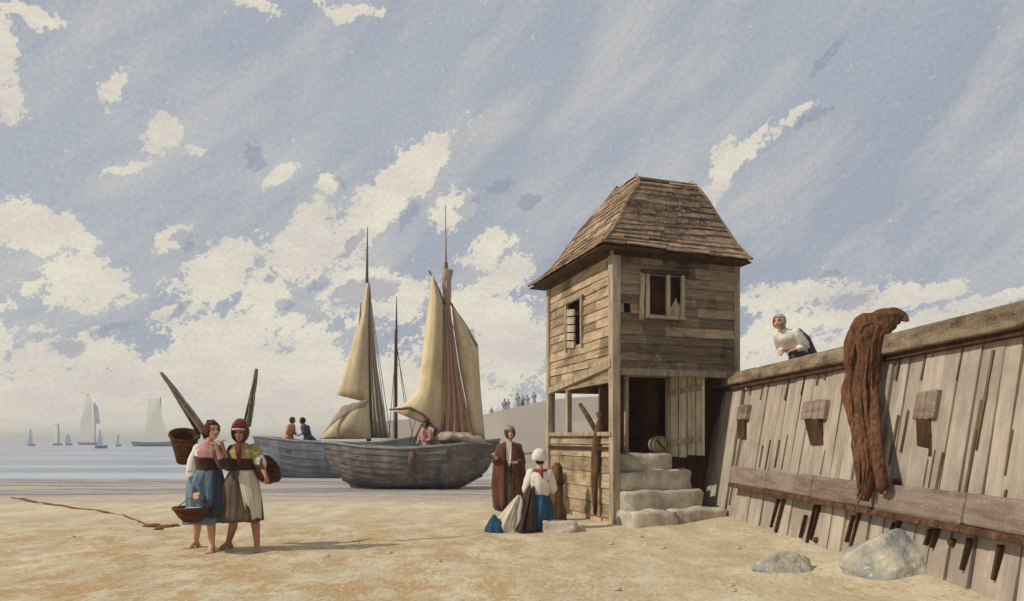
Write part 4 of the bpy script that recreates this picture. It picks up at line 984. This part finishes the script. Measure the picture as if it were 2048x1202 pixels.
headcover(w1, 'hair', hd, Rm, (.088,.106,.108), MT['hair'], .38, -.72, off=(0,.016,.022))
m = MB(); m.ball(hd+Rm @ vec(0,.11,-.02), (.045,.045,.055)); m.tube([hd+Rm @ vec(-.085,0,.05), hd+Rm @ vec(-.03,.05,.13), hd+Rm @ vec(.04,.05,.13), hd+Rm @ vec(.09,0,.05)], .014, 6); m.build('hair_bun', MT['hair'], w1, smooth=True)
m = MB()
for k in range(7):
    a = -.9+k*.3; p = hd+Rm @ vec(.088*math.sin(a), .02+.09*math.cos(a), -.03)
    m.tube([p+vec(0,0,.06), p+vec(.004*k-.01,0,-.01), p+vec(.012*math.sin(k*2),.0,-.07)], [.016,.014,.004], 6, wob=.5)
m.tube([hd+Rm @ vec(-.03,-.085,.085), hd+Rm @ vec(0,-.06,.125), hd+Rm @ vec(.02,.02,.138), hd+Rm @ vec(0,.09,.10)], .008, 6)
m.build('hair_lock', MT['hair'], w1, smooth=True)
# her bowl basket
bb = L1(385, 1022, -.22)+r1
bk = thing('bowl_basket', 'shallow dark brown bowl basket hanging from the left woman\'s hand', 'basket', bb)
m = MB(); m.lathe([(.0,-.13),(.10,-.125),(.16,-.06),(.215,.03),(.20,.035),(.15,-.04),(.09,-.105),(0,-.11)], 28); m.build('bowl', MT['wicker'], bk, smooth=True)
m = MB(); m.lathe([(.205,.015),(.228,.03),(.215,.055),(.198,.035),(.205,.015)], 28); m.build('rim', MT['wicker'], bk, smooth=True)
m = MB(); m.ball((0,0,.0), (.185,.185,.045), f=lambda v: 1+.15*mnoise.noise(v*6)); m.build('catch', MT['cream'], bk, smooth=True)
wl_ = wrL+r1-bb
m = MB(); m.tube([(-.20,0,.03), wl_+vec(-.06,-.02,-.06), wl_+vec(0.01,-.03,-.075), wl_+vec(.07,0,-.10), (.20,0,.03)], .008, 6); m.build('handle', MT['rope'], bk, smooth=True)
# creel on her back
cb = L1(368, 890, .22)+r1
cr = thing('creel', 'deep dark brown wicker creel carried on the left woman\'s back', 'basket', cb)
Mt = Matrix.Rotation(R(14), 3, 'Y') @ Matrix.Rotation(R(22), 3, 'X')
m = MB(); m.lathe([(0,-.25),(.075,-.24),(.11,-.10),(.155,.06),(.17,.13),(.155,.135),(.14,.06),(.09,-.1),(0,-.2)], 28, M=Mt); m.build('basket_wall', MT['wicker'], cr, smooth=True)
m = MB(); m.lathe([(.160,.11),(.185,.13),(.178,.155),(.155,.14),(.160,.11)], 28, M=Mt); m.build('rim', MT['wicker'], cr, smooth=True)
m = MB(); m.tube([Mt @ vec(.13,-.04,.12), vec(.20,-.10,.04), vec(.28,-.20,-.03), vec(.24,-.1,-.12), Mt @ vec(.10,0,-.10)], .014, 6); m.build('strap', MT['darkbrown'], cr, smooth=True)
# shrimp nets on poles
def net(label, base, tip, wpts, D, sd_):
    b_ = P(base[0], base[1], D); r_ = thing('shrimp_net', label, 'net', b_, 0, 'folded nets carried on the shoulders')
    tp = P(tip[0], tip[1], D+.1)-b_
    m = MB(); m.tube([vec(0,0,-.0), tp*.5+vec(.0,0,0), tp], [.018,.016,.010], 8); m.build('pole', MT['browntimber'], r_, smooth=True)
    n = 14; vs = []
    for i in range(n+1):
        t = i/n; c = tp*t; w = wpts*math.sin(math.pi*min(1, (1-t)*.62))**1.0*(1 if t < .93 else (1-t)/.07)
        for j in range(7): k = j/6; vs.append(c+vec(sd_*w*k, .03*math.sin(k*9+t*5), -abs(w)*k*.35))
    m = MB(); m.add(vs, [(i*7+j, i*7+j+1, (i+1)*7+j+1, (i+1)*7+j) for i in range(n) for j in range(6)]); m.build('netting', MT['net'], r_, smooth=True, solid=.02)
net('long dark pole with folded grey net slanting up behind the left woman', (396,866), (322,745), .17, DW+.25, 1)
net('narrow brown folded net pole rising upright behind the hooded woman', (488,850), (513,738), .075, DW+.35, 1)

# --- woman 2, hooded, brown skirt
D2w = 8.55; r2 = rootat(486, D2w)
w2 = thing('person', 'barefoot woman in maroon hood, olive shawl and brown skirt with white apron', 'person', r2)
def L2(px, py, dy=0): return P(px, py, D2w+dy)-r2
m = MB(); hd = L2(480, 866, -.03); neck = L2(483, 890, .02); chest = L2(487, 912, .02); waist = L2(485, 940, .02); hip = L2(484, 968, .02)
m.cone(hd-vec(0,-.03,.07), .046, neck-vec(0,0,.03), .052); Rm, q2 = head(m, hd, R(8), R(6), 0)
m.ball(chest, (.16,.11,.15)); m.ball(waist, (.13,.095,.14)); m.ball(hip, (.17,.125,.14)); m.ball(neck-vec(0,0,.06), (.15,.075,.06))
shL = L2(466, 900, .02); elL = L2(456, 932, -.08); wrL = L2(448, 900, -.20)
shR = L2(508, 898, .02); elR = L2(522, 926, -.02); wrR = L2(530, 948, -.16)
for a, b, c in ((shL, elL, wrL), (shR, elR, wrR)): m.cone(a, .054, b, .042); m.cone(b, .040, c, .025)
hand(m, wrL, vec(-.2,-.2,.9), (1,0,0), .9, 1); hand(m, wrR, wrR-elR+vec(.02,-.03,-.03), (-1,.4,0), .6, -1)
hipl, hipr = hip+vec(-.09,0,-.03), hip+vec(.09,0,-.03)
knL, anL = L2(468, 1040, -.02), L2(457, 1085, .16); knR, anR = L2(508, 1030, .02), L2(514, 1095, -.04); anL.z = .075; anR.z = .075
for h_, k_, a_ in ((hipl, knL, anL), (hipr, knR, anR)):
    m.cone(h_, .09, k_, .056); c_m = k_.lerp(a_, .35)+vec(0,.02,0); m.cone(k_, .050, c_m, .054); m.cone(c_m, .052, a_, .034)
foot(m, anL, (-.55,-1,0)); foot(m, anR, (.35,-1,0))
remeshed(m, 'body', MT['skin_tan'], w2, .0085, 3); face_parts(w2, q2, Rm)
wz = waist.z
garment(w2, 'skirt', [(waist.x,waist.y,wz+.01,.135,.115,.01),(waist.x,waist.y,wz-.06,.17,.145,.05),(hip.x-.005,hip.y,hip.z-.02,.20,.175,.09),(-.02,.02,.55,.225,.20,.12),(-.02,.02,.36,.24,.22,.14)], MT['brown'], 13)
garment(w2, 'apron', [(waist.x+.06,waist.y-.04,wz,.09,.09,.02),(waist.x+.085,waist.y-.05,wz-.10,.12,.12,.08),(.125,-.03,.62,.09,.14,.16),(.15,-.03,.40,.075,.12,.18)], MT['cream'], 17)
garment(w2, 'bodice', [(waist.x,waist.y,wz-.03,.145,.12,.01),(waist.x,waist.y,wz+.06,.145,.12,.02),(chest.x,chest.y,chest.z,.165,.128,.03)], MT['darkbrown'], 19)
garment(w2, 'shawl', [(chest.x+.005,chest.y-.01,chest.z-.03,.16,.135,.08),(chest.x,chest.y,chest.z+.05,.18,.13,.07),(neck.x,neck.y,neck.z-.02,.11,.09,.06),(neck.x,neck.y,neck.z+.02,.065,.07,.04)], MT['olive'], 21)
m = MB(); m.tube([neck+vec(-.01,-.10,.02), chest+vec(.0,-.15,.03), chest+vec(.01,-.15,-.10)], [.045,.035,.012], 9, wob=.3, sq=.5); m.build('scarf_end', MT['maroon'], w2, smooth=True)
sleeve(w2, [shL, shL.lerp(elL,.5), elL, elL.lerp(wrL,.55)], [.07,.072,.06,.045], MT['darkbrown'])
sleeve(w2, [shR, shR.lerp(elR,.6)], [.072,.072], MT['olive']); sleeve(w2, [shR.lerp(elR,.45), elR, elR.lerp(wrR,.35)], [.06,.07,.045], MT['white'], 'cuff')
headcover(w2, 'hood', hd, Rm, (.104,.122,.135), MT['maroon'], .42, -.95, tip=.22, off=(0,.012,.012))
m = MB(); m.tube([hd+Rm @ vec(-.07,-.07,.05), hd+Rm @ vec(0,-.10,.058), hd+Rm @ vec(.07,-.07,.05)], .016, 7, sq=.8); m.build('headband', MT['cream'], w2, smooth=True)
hb = L2(533, 942, .05)+r2
hb_ = thing('hip_basket', 'round brown basket held against the hooded woman\'s hip', 'basket', hb)
Mt = Matrix.Rotation(R(62), 3, 'Y') @ Matrix.Rotation(R(10), 3, 'X')
m = MB(); m.lathe([(0,-.10),(.11,-.095),(.165,-.03),(.175,.06),(.16,.065),(.15,-.02),(.09,-.07),(0,-.08)], 28, M=Mt); m.build('basket_wall', MT['wicker'], hb_, smooth=True)
m = MB(); m.lathe([(.165,.045),(.188,.06),(.178,.085),(.158,.07),(.165,.045)], 28, M=Mt); m.build('rim', MT['wicker'], hb_, smooth=True)

# --- woman 3, long brown cloak
D3 = 12.6; r3 = rootat(1018, D3)
w3 = thing('person', 'standing woman wrapped in a long red-brown hooded cloak near the near boat', 'person', r3)
def L3(px, py, dy=0): return P(px, py, D3+dy)-r3
m = MB(); hd = L3(1020, 866, 0); neck = L3(1018, 884, .02); chest = L3(1018, 905, .02); waist = L3(1018, 930, .02)
m.cone(hd-vec(0,-.03,.07), .045, neck-vec(0,0,.04), .052); Rm, q3 = head(m, hd, R(10), R(0), R(-6))
m.ball(chest, (.16,.11,.16)); m.ball(waist, (.13,.1,.16)); m.ball(waist-vec(0,0,.18), (.16,.12,.15)); m.ball(neck-vec(0,0,.08), (.15,.07,.06))
shL = L3(1001, 895, .02); elL = L3(992, 922, -.04); wrL = L3(994, 915, -.22); shR = L3(1036, 895, .02); elR = L3(1042, 925, -.04); wrR = L3(1030, 925, -.2)
for a, b, c in ((shL, elL, wrL), (shR, elR, wrR)): m.cone(a, .052, b, .04); m.cone(b, .038, c, .025)
hand(m, wrL, vec(-.3,-.3,.3), (1,0,0), .9, 1); hand(m, wrR, wrR-elR, (0,0,-1), .8, -1)
for s in (-1, 1):
    h_ = vec(s*.08,.02,.82); k_ = vec(s*.09,-.02,.45); a_ = vec(s*.09,.03,.075); m.cone(h_, .085, k_, .055); m.cone(k_, .05, a_, .032); foot(m, a_, (s*.3,-1,0))
remeshed(m, 'body', MT['skin'], w3, .010, 3); face_parts(w3, q3, Rm)
garment(w3, 'dress', [(waist.x,waist.y,waist.z+.25,.15,.12,.02),(waist.x,waist.y,waist.z,.14,.125,.04),(0,.02,.55,.20,.18,.1),(0,.02,.08,.23,.19,.12)], MT['brown'], 23)
# cloak: open at the front
def cloak(root, specs, mat, gap, name='cloak', n=70, seed=1):
    rings = ringset(dense(specs), n, seed=seed); m = MB(); out = []
    for r_ in rings:
        out.append([r_[j] for j in range(n) if abs(((2*math.pi*j/n)-1.5*math.pi+math.pi) % (2*math.pi)-math.pi) > gap])
    # start the strip just right of the gap so that it runs round the back
    res = []
    for r_ in rings:
        row = []
        for j in range(n+1):
            a = -math.pi/2+gap+(2*math.pi-2*gap)*j/n; jj = (a/(2*math.pi)*n) % n; i0 = int(jj); k = jj-i0; row.append(r_[i0].lerp(r_[(i0+1) % n], k))
        res.append(row)
    m.loft(res, closed=False); return m.build(name, mat, root, smooth=True, solid=.012)
cloak(w3, [(0,.02,neck.z,.09,.085,.03),(0,.02,neck.z-.07,.20,.13,.05),(0,.02,chest.z-.02,.255,.18,.07),(-.01,.02,.85,.27,.21,.10),(-.01,.02,.55,.29,.23,.13),(0,.02,.12,.26,.23,.16)], MT['redbrown'], .26)
sleeve(w3, [shL, elL, elL.lerp(wrL,.7)], [.08,.085,.06], MT['redbrown']); sleeve(w3, [shR, elR, elR.lerp(wrR,.7)], [.08,.085,.06], MT['redbrown'])
m = MB(); m.prism([neck+vec(-.045,-.10,0), neck+vec(.05,-.10,0), chest+vec(.04,-.16,-.1), chest+vec(.01,-.165,-.26), chest+vec(-.05,-.16,-.1)], vec(0,-.02,0)); m.build('neckerchief', MT['cream'], w3, bevel=.006)
headcover(w3, 'hood', hd, Rm, (.098,.115,.125), MT['darkbrown'], .40, -.95, off=(0,.012,.012))
m = MB(); m.ball(hd+Rm @ vec(0,0,.065), (.088,.098,.07)); m.build('cap', MT['sailgrey'], w3, smooth=True)

# --- woman 4, seated with her back to the viewer
D4 = 10.55; r4 = rootat(1078, D4)
w4 = thing('person', 'seated woman seen from behind in white blouse, white cap and deep blue skirt', 'person', r4)
def L4(px, py, dy=0): return P(px, py, D4+dy)-r4
m = MB(); hd = L4(1080, 917, .02); neck = L4(1080, 938, .0); chest = L4(1081, 962, .0); waist = L4(1080, 988, .02); hip = vec(0,.04,.27)
m.cone(hd-vec(0,0,.06), .045, neck-vec(0,0,.04), .052); Rm, q4 = head(m, hd, R(150), R(4), 0)
m.ball(chest, (.155,.105,.15)); m.ball(waist, (.125,.095,.13)); m.ball(hip, (.175,.14,.14)); m.ball(neck-vec(0,0,.07), (.15,.07,.06)); m.cone(waist, .11, hip, .14)
shL = L4(1062, 946, .0); elL = L4(1052, 978, .02); wrL = L4(1050, 992, .2); shR = L4(1097, 946, .0); elR = L4(1106, 978, .04); wrR = L4(1100, 992, .22)
for a, b, c in ((shL, elL, wrL), (shR, elR, wrR)): m.cone(a, .052, b, .04); m.cone(b, .038, c, .025)
hand(m, wrL, vec(.1,.9,-.2), (0,0,-1), .6, 1); hand(m, wrR, vec(-.1,.9,-.2), (0,0,-1), .6, -1)
for s in (-1, 1):
    h_ = hip+vec(s*.09,0,0); k_ = vec(s*.12-.12,.45,.33); a_ = vec(s*.12-.16,.55,.075); m.cone(h_, .09, k_, .06); m.cone(k_, .05, a_, .034); foot(m, a_, (-.2,1,0))
remeshed(m, 'body', MT['skin'], w4, .010, 3); face_parts(w4, q4, Rm)
garment(w4, 'skirt', [(waist.x,waist.y,waist.z+.01,.13,.11,.02),(-.01,.06,.44,.19,.20,.08),(-.04,.12,.30,.25,.31,.09),(-.10,.17,.16,.30,.40,.13),(-.14,.19,.03,.33,.42,.15)], MT['deepblue'], 29)
cloak(w4, [(-.11,-.02,.66,.06,.09,.1),(-.15,.0,.44,.11,.19,.12),(-.20,.04,.22,.19,.36,.14),(-.24,.02,.02,.24,.46,.16)], MT['darkbrown'], .1, 'dark_apron', 40, 4)
garment(w4, 'blouse', [(waist.x,waist.y,waist.z-.02,.135,.115,.03),(chest.x,chest.y,chest.z-.02,.165,.13,.04),(chest.x,chest.y,chest.z+.09,.165,.12,.03),(neck.x,neck.y,neck.z-.02,.08,.075,.03)], MT['white'], 31)
for a, b, c in ((shL, elL, wrL), (shR, elR, wrR)): sleeve(w4, [a, a.lerp(b,.5), b, b.lerp(c,.4)], [.07,.08,.065,.045], MT['white'])
for s in (-1, 1):
    m = MB(); m.tube([waist+vec(s*.10,-.06,-.02), chest+vec(s*.11,-.10,0), shL+vec(.03,-.03,.05) if s < 0 else shR+vec(-.03,-.03,.05)], [.014,.014,.012], 6, sq=.5); m.build('strap', MT['darkbrown'], w4, smooth=True)
m = MB(); m.tube([neck+vec(-.10,-.05,-.01), neck+vec(0,-.10,-.03), neck+vec(.10,-.04,-.01)], [.02,.035,.02], 8, wob=.3); m.tube([neck+vec(0,-.10,-.02), chest+vec(.03,-.135,.05)], [.04,.008], 8); m.build('neckerchief', MT['crimson'], w4, smooth=True)
headcover(w4, 'cap', hd, Rm, (.108,.12,.12), MT['white'], .30, -.55, off=(0,.022,.03)); m = MB(); m.ball(hd+vec(0,-.02,-.045), (.066,.066,.05)); m.build('hair', MT['hair'], w4, smooth=True)
headcover(w4, 'cap_brim', hd, Rm, (.114,.126,.126), MT['white'], .25, .55, off=(0,.02,.02))
# bundles by her
cb_ = G(1018, 1064); bd = thing('sack', 'lumpy white cloth sack slumped on the sand beside the seated woman', 'sack', cb_)
m = MB(); m.loft(ringset(dense([(-.03,.12,-.03,.25,.20,.12),(-.01,.12,.10,.23,.19,.14),(.04,.12,.24,.17,.15,.16),(.09,.12,.36,.12,.10,.18),(.13,.12,.46,.07,.06,.22),(.15,.12,.52,.02,.02,.3)]), 60, seed=3)); m.build('bag', MT['cream'], bd, smooth=True)
m = MB(); m.tube([(.16,.05,.50),(.10,-.02,.36),(.10,-.08,.2),(.06,-.12,.06)], [.01,.014,.012,.01], 6); m.build('cord', MT['rope'], bd, smooth=True)
cb_ = G(992, 1066); bd2 = MB(); bd2.loft(ringset(dense([(0,.0,-.03,.17,.14,.1),(-.01,.0,.06,.14,.12,.12),(-.02,.0,.16,.08,.07,.14),(-.03,0,.26,.012,.012,.1)]), 40, seed=5))
tag(bd2.build('cloth_bundle', MT['deepblue'], smooth=True), 'small pointed deep blue cloth bundle on the sand left of the white sack', 'bundle', loc=(cb_.x, cb_.y+.1, 0))

# --- simpler figures
def figure(label, loc, h, dress, shawl, head_mat, lean=0, leany=0, yaw=0, sit=False, hm='hairdark', group=None, vox=.02, arm=None, headyaw=None, skin='skin_tan'):
    """small standing or seated figure, facing local -Y"""
    k = h/1.62; r = thing('person', label, 'person', loc, yaw, group); m = MB()
    zoff = -.42*k if sit == 'kneel' else -.40*k if sit else 0
    def v(x, y, z): z2 = z*k+zoff; return vec(x*k+lean*max(0, z2-.5), y*k+leany*max(0, z2-.42), z2-.25*abs(leany)*max(0, z2-.42))
    hd = v(0,0,1.50); Rm, q = head(m, hd, (headyaw or 0), 0, 0, k)
    m.cone(v(0,.02,1.42), .045*k, v(0,.02,1.34), .05*k); m.ball(v(0,.02,1.2), (.16*k,.11*k,.17*k)); m.ball(v(0,.02,1.0), (.125*k,.1*k,.14*k)); m.ball(v(0,.02,.86), (.165*k,.13*k,.13*k)); m.ball(v(0,.02,1.32), (.14*k,.07*k,.06*k))
    for s in (-1, 1):
        sh = v(s*.17,.02,1.30); el = v(s*.23,.0,1.06); wr = v(s*.14,-.16,1.0) if arm != 'rest' else v(s*.2,-.26,1.12)
        m.cone(sh, .052*k, el, .04*k); m.cone(el, .04*k, wr, .025*k); hand(m, wr, wr-el, (0,0,-1), .6, s, k)
        if sit == 'kneel': kn = v(s*.1,-.05,.46); an = v(s*.1,.34,.47)
        elif sit: kn = v(s*.12,-.42,.86); an = v(s*.12,-.42,.50); an.z = max(an.z, .02)
        else: kn = v(s*.09,0,.48); an = v(s*.09,.02,.08)
        m.cone(v(s*.09,0,.84), .085*k, kn, .055*k); m.cone(kn, .05*k, an, .033*k)
        if vox < .03: foot(m, an, (s*.2,-1,0), .23*k)
        else: m.cone(an, .035*k, an+vec(0,-.14*k,-.03*k), .03*k, 6)
        sleeve(r, [sh, sh.lerp(el,.6), el, el.lerp(wr,.88)], [.068*k,.075*k,.065*k,.045*k], MT[shawl])
    remeshed(m, 'body', MT[skin], r, vox, 2)
    if vox <= .02: face_parts(r, q, Rm, k)
    if sit == 'kneel': sp = [v(0,.02,1.0),v(0,.05,.86),v(0,.12,.6),v(0,.16,.44)]; rr_ = [(.13,.12),(.19,.19),(.22,.28),(.24,.34)]
    elif sit: sp = [v(0,.02,1.0),v(0,-.02,.86),v(0,-.16,.80),v(0,-.26,.62),v(0,-.26,.5)]; rr_ = [(.13,.11),(.18,.17),(.22,.30),(.22,.30),(.22,.27)]
    else: sp = [v(0,.02,1.02),v(0,.02,.86),v(0,.02,.5),v(0,.02,.12)]; rr_ = [(.13,.11),(.185,.155),(.22,.2),(.25,.23)]
    garment(r, 'skirt', [(p.x,p.y,p.z,a*k,b*k,.03+.03*i) for i, (p, (a, b)) in enumerate(zip(sp, rr_))], MT[dress], seed=int(loc[0]*7), n=32)
    ly = 1+.75*abs(leany); a, b, c = v(0,.02,.98), v(0,.02,1.2), v(0,.02,1.38)
    garment(r, 'bodice', [(a.x,a.y,a.z,.14*k,.12*k*ly,.03),(b.x,b.y,b.z,.17*k,.135*k*ly,.05),(b.x,b.y,b.z+.1*k,.18*k,.125*k*ly,.04),(c.x,c.y,c.z,.07*k,.07*k,.03)], MT[shawl], seed=2, n=32)
    headcover(r, 'headscarf' if head_mat != hm else 'hair', hd, Rm, (.094,.112,.12), MT[head_mat], .38, -.8, k=k, off=(0,.016,.018))
    return r
# woman looking over the rail
pr_ = P(1572, 700, 10.25); loc = (pr_.x+.12, 10.25, 2.2-.52)
wr5 = figure("woman in white blouse and tan headscarf leaning on the plank wall's top rail", (4.30, 10.45, 2.14), 1.56, 'greyblue', 'white', 'sailgrey', leany=-.72, yaw=R(-62), sit='kneel', skin='skin', vox=.012, headyaw=R(20))
m = MB(); m.tube([vec(.06,-.12,.84), vec(.04,.06,.72), vec(.03,.22,.52), vec(.05,.50,.34)], [.05,.09,.10,.04], 10, wob=.4, sq=.6); m.build('shawl', MT['brown'], wr5, smooth=True)
# crew aboard
c = P(851, 880, 19.35); figure('man in pinkish white shirt leaning on the gunwale of the near boat', (c.x, 19.35, .78), 1.5, 'sailgrey', 'pink', 'hairdark', lean=.10, leany=-.1, yaw=R(-35), sit='kneel', vox=.015)
c = P(583, 878, D2); figure('hunched figure in an orange shawl sitting in the farther boat', (P(578,0,26.3).x, 26.3, .98), 1.7, 'orange', 'orange', 'hairdark', leany=-.22, yaw=R(80), sit='kneel', vox=.02)
figure('figure in dark navy clothes sitting in the farther boat beside the orange shawl', (P(616,0,26.3).x, 26.3, .98), 1.7, 'navy', 'navy', 'hairdark', leany=-.3, yaw=R(-80), sit='kneel', vox=.02)
# people on the bank
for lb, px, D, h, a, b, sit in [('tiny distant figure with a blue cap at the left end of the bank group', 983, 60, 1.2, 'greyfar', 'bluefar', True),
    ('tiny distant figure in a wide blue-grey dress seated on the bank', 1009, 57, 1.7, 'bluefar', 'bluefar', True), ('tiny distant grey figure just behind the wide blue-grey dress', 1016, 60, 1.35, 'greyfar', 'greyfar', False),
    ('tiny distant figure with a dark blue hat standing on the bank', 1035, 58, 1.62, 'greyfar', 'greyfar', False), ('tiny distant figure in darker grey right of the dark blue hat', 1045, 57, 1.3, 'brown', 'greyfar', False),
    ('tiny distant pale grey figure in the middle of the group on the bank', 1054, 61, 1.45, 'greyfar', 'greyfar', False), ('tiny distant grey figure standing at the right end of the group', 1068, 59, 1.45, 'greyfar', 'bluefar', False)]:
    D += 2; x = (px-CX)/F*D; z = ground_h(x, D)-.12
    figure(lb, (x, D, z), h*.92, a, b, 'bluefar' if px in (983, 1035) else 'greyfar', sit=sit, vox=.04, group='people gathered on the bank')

# ------------------------------------------------------------------ solid brown strand and clump in place of a dune-crest shadow
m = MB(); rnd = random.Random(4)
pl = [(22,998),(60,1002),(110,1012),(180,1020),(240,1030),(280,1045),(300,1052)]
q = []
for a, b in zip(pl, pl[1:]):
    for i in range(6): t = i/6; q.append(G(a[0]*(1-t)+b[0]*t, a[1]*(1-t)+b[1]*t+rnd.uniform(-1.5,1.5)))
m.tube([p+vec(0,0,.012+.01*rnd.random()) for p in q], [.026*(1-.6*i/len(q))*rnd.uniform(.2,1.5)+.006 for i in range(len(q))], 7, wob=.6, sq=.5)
MT['dune_shade'] = material('brown_dune_shadow', (96,60,38), (136,92,60), (8,8,8), bump=.8)
tag(m.build('dune_shadow_strand', MT['dune_shade'], smooth=True), 'long thin brown strand standing in for a dune-crest shadow along the sand at the far left', 'dune_shadow')
m = MB()
for px, py, r in ((305,1053,.08),(330,1055,.07),(350,1053,.04),(318,1060,.04)):
    c = G(px, py); m.ball(c+vec(0,0,.01), (r*1.8, r*1.5, .035), f=lambda v: 1+.3*mnoise.noise(v*5+c))
tag(m.build('dune_shadow_clump', MT['dune_shade'], smooth=True), 'small brown clump continuing the dune-crest shadow at the right end of the long strand', 'dune_shadow')
# small pebbles near the steps and wall
for i in range(44):
    px = rnd.uniform(1180, 1880) if i < 34 else rnd.uniform(120, 1100); py = rnd.uniform(1070, 1185); c = G(px, py)
    if i >= 34 and 370 < px < 640: continue
    if c.x > wall_x(c.y)-.15 or (1500 < px < 1930 and 1095 < py): continue
    m = MB(); r = rnd.uniform(.012, .035); m.ball((0,0,0), (r*1.4, r, r*.6), nu=8, nv=5, f=lambda v: 1+.3*mnoise.noise(v*2+Vector((i,0,0))))
    o = m.build('pebble', MT['stone'], smooth=True); tag(o, 'small pale pebble lying on the bare foreground sand', 'pebble', 'pebbles scattered on the foreground sand', loc=(c.x, c.y, r*.3+ground_h(c.x, c.y)))

# ------------------------------------------------------------------ sea haze
m = MB(); m.box((0, 745, 4.0), (3100, 1550, 13.0))
hm_ = bpy.data.materials.new('sea_haze'); hm_.use_nodes = True; t = hm_.node_tree; t.nodes.clear()
o_ = t.nodes.new('ShaderNodeOutputMaterial'); v_ = t.nodes.new('ShaderNodeVolumePrincipled'); t.links.new(v_.outputs[0], o_.inputs['Volume'])
v_.inputs['Color'].default_value = (.97, .94, .88, 1); v_.inputs['Density'].default_value = .0014; v_.inputs['Anisotropy'].default_value = .2
hz = m.build('haze', hm_); hz['kind'] = 'stuff'
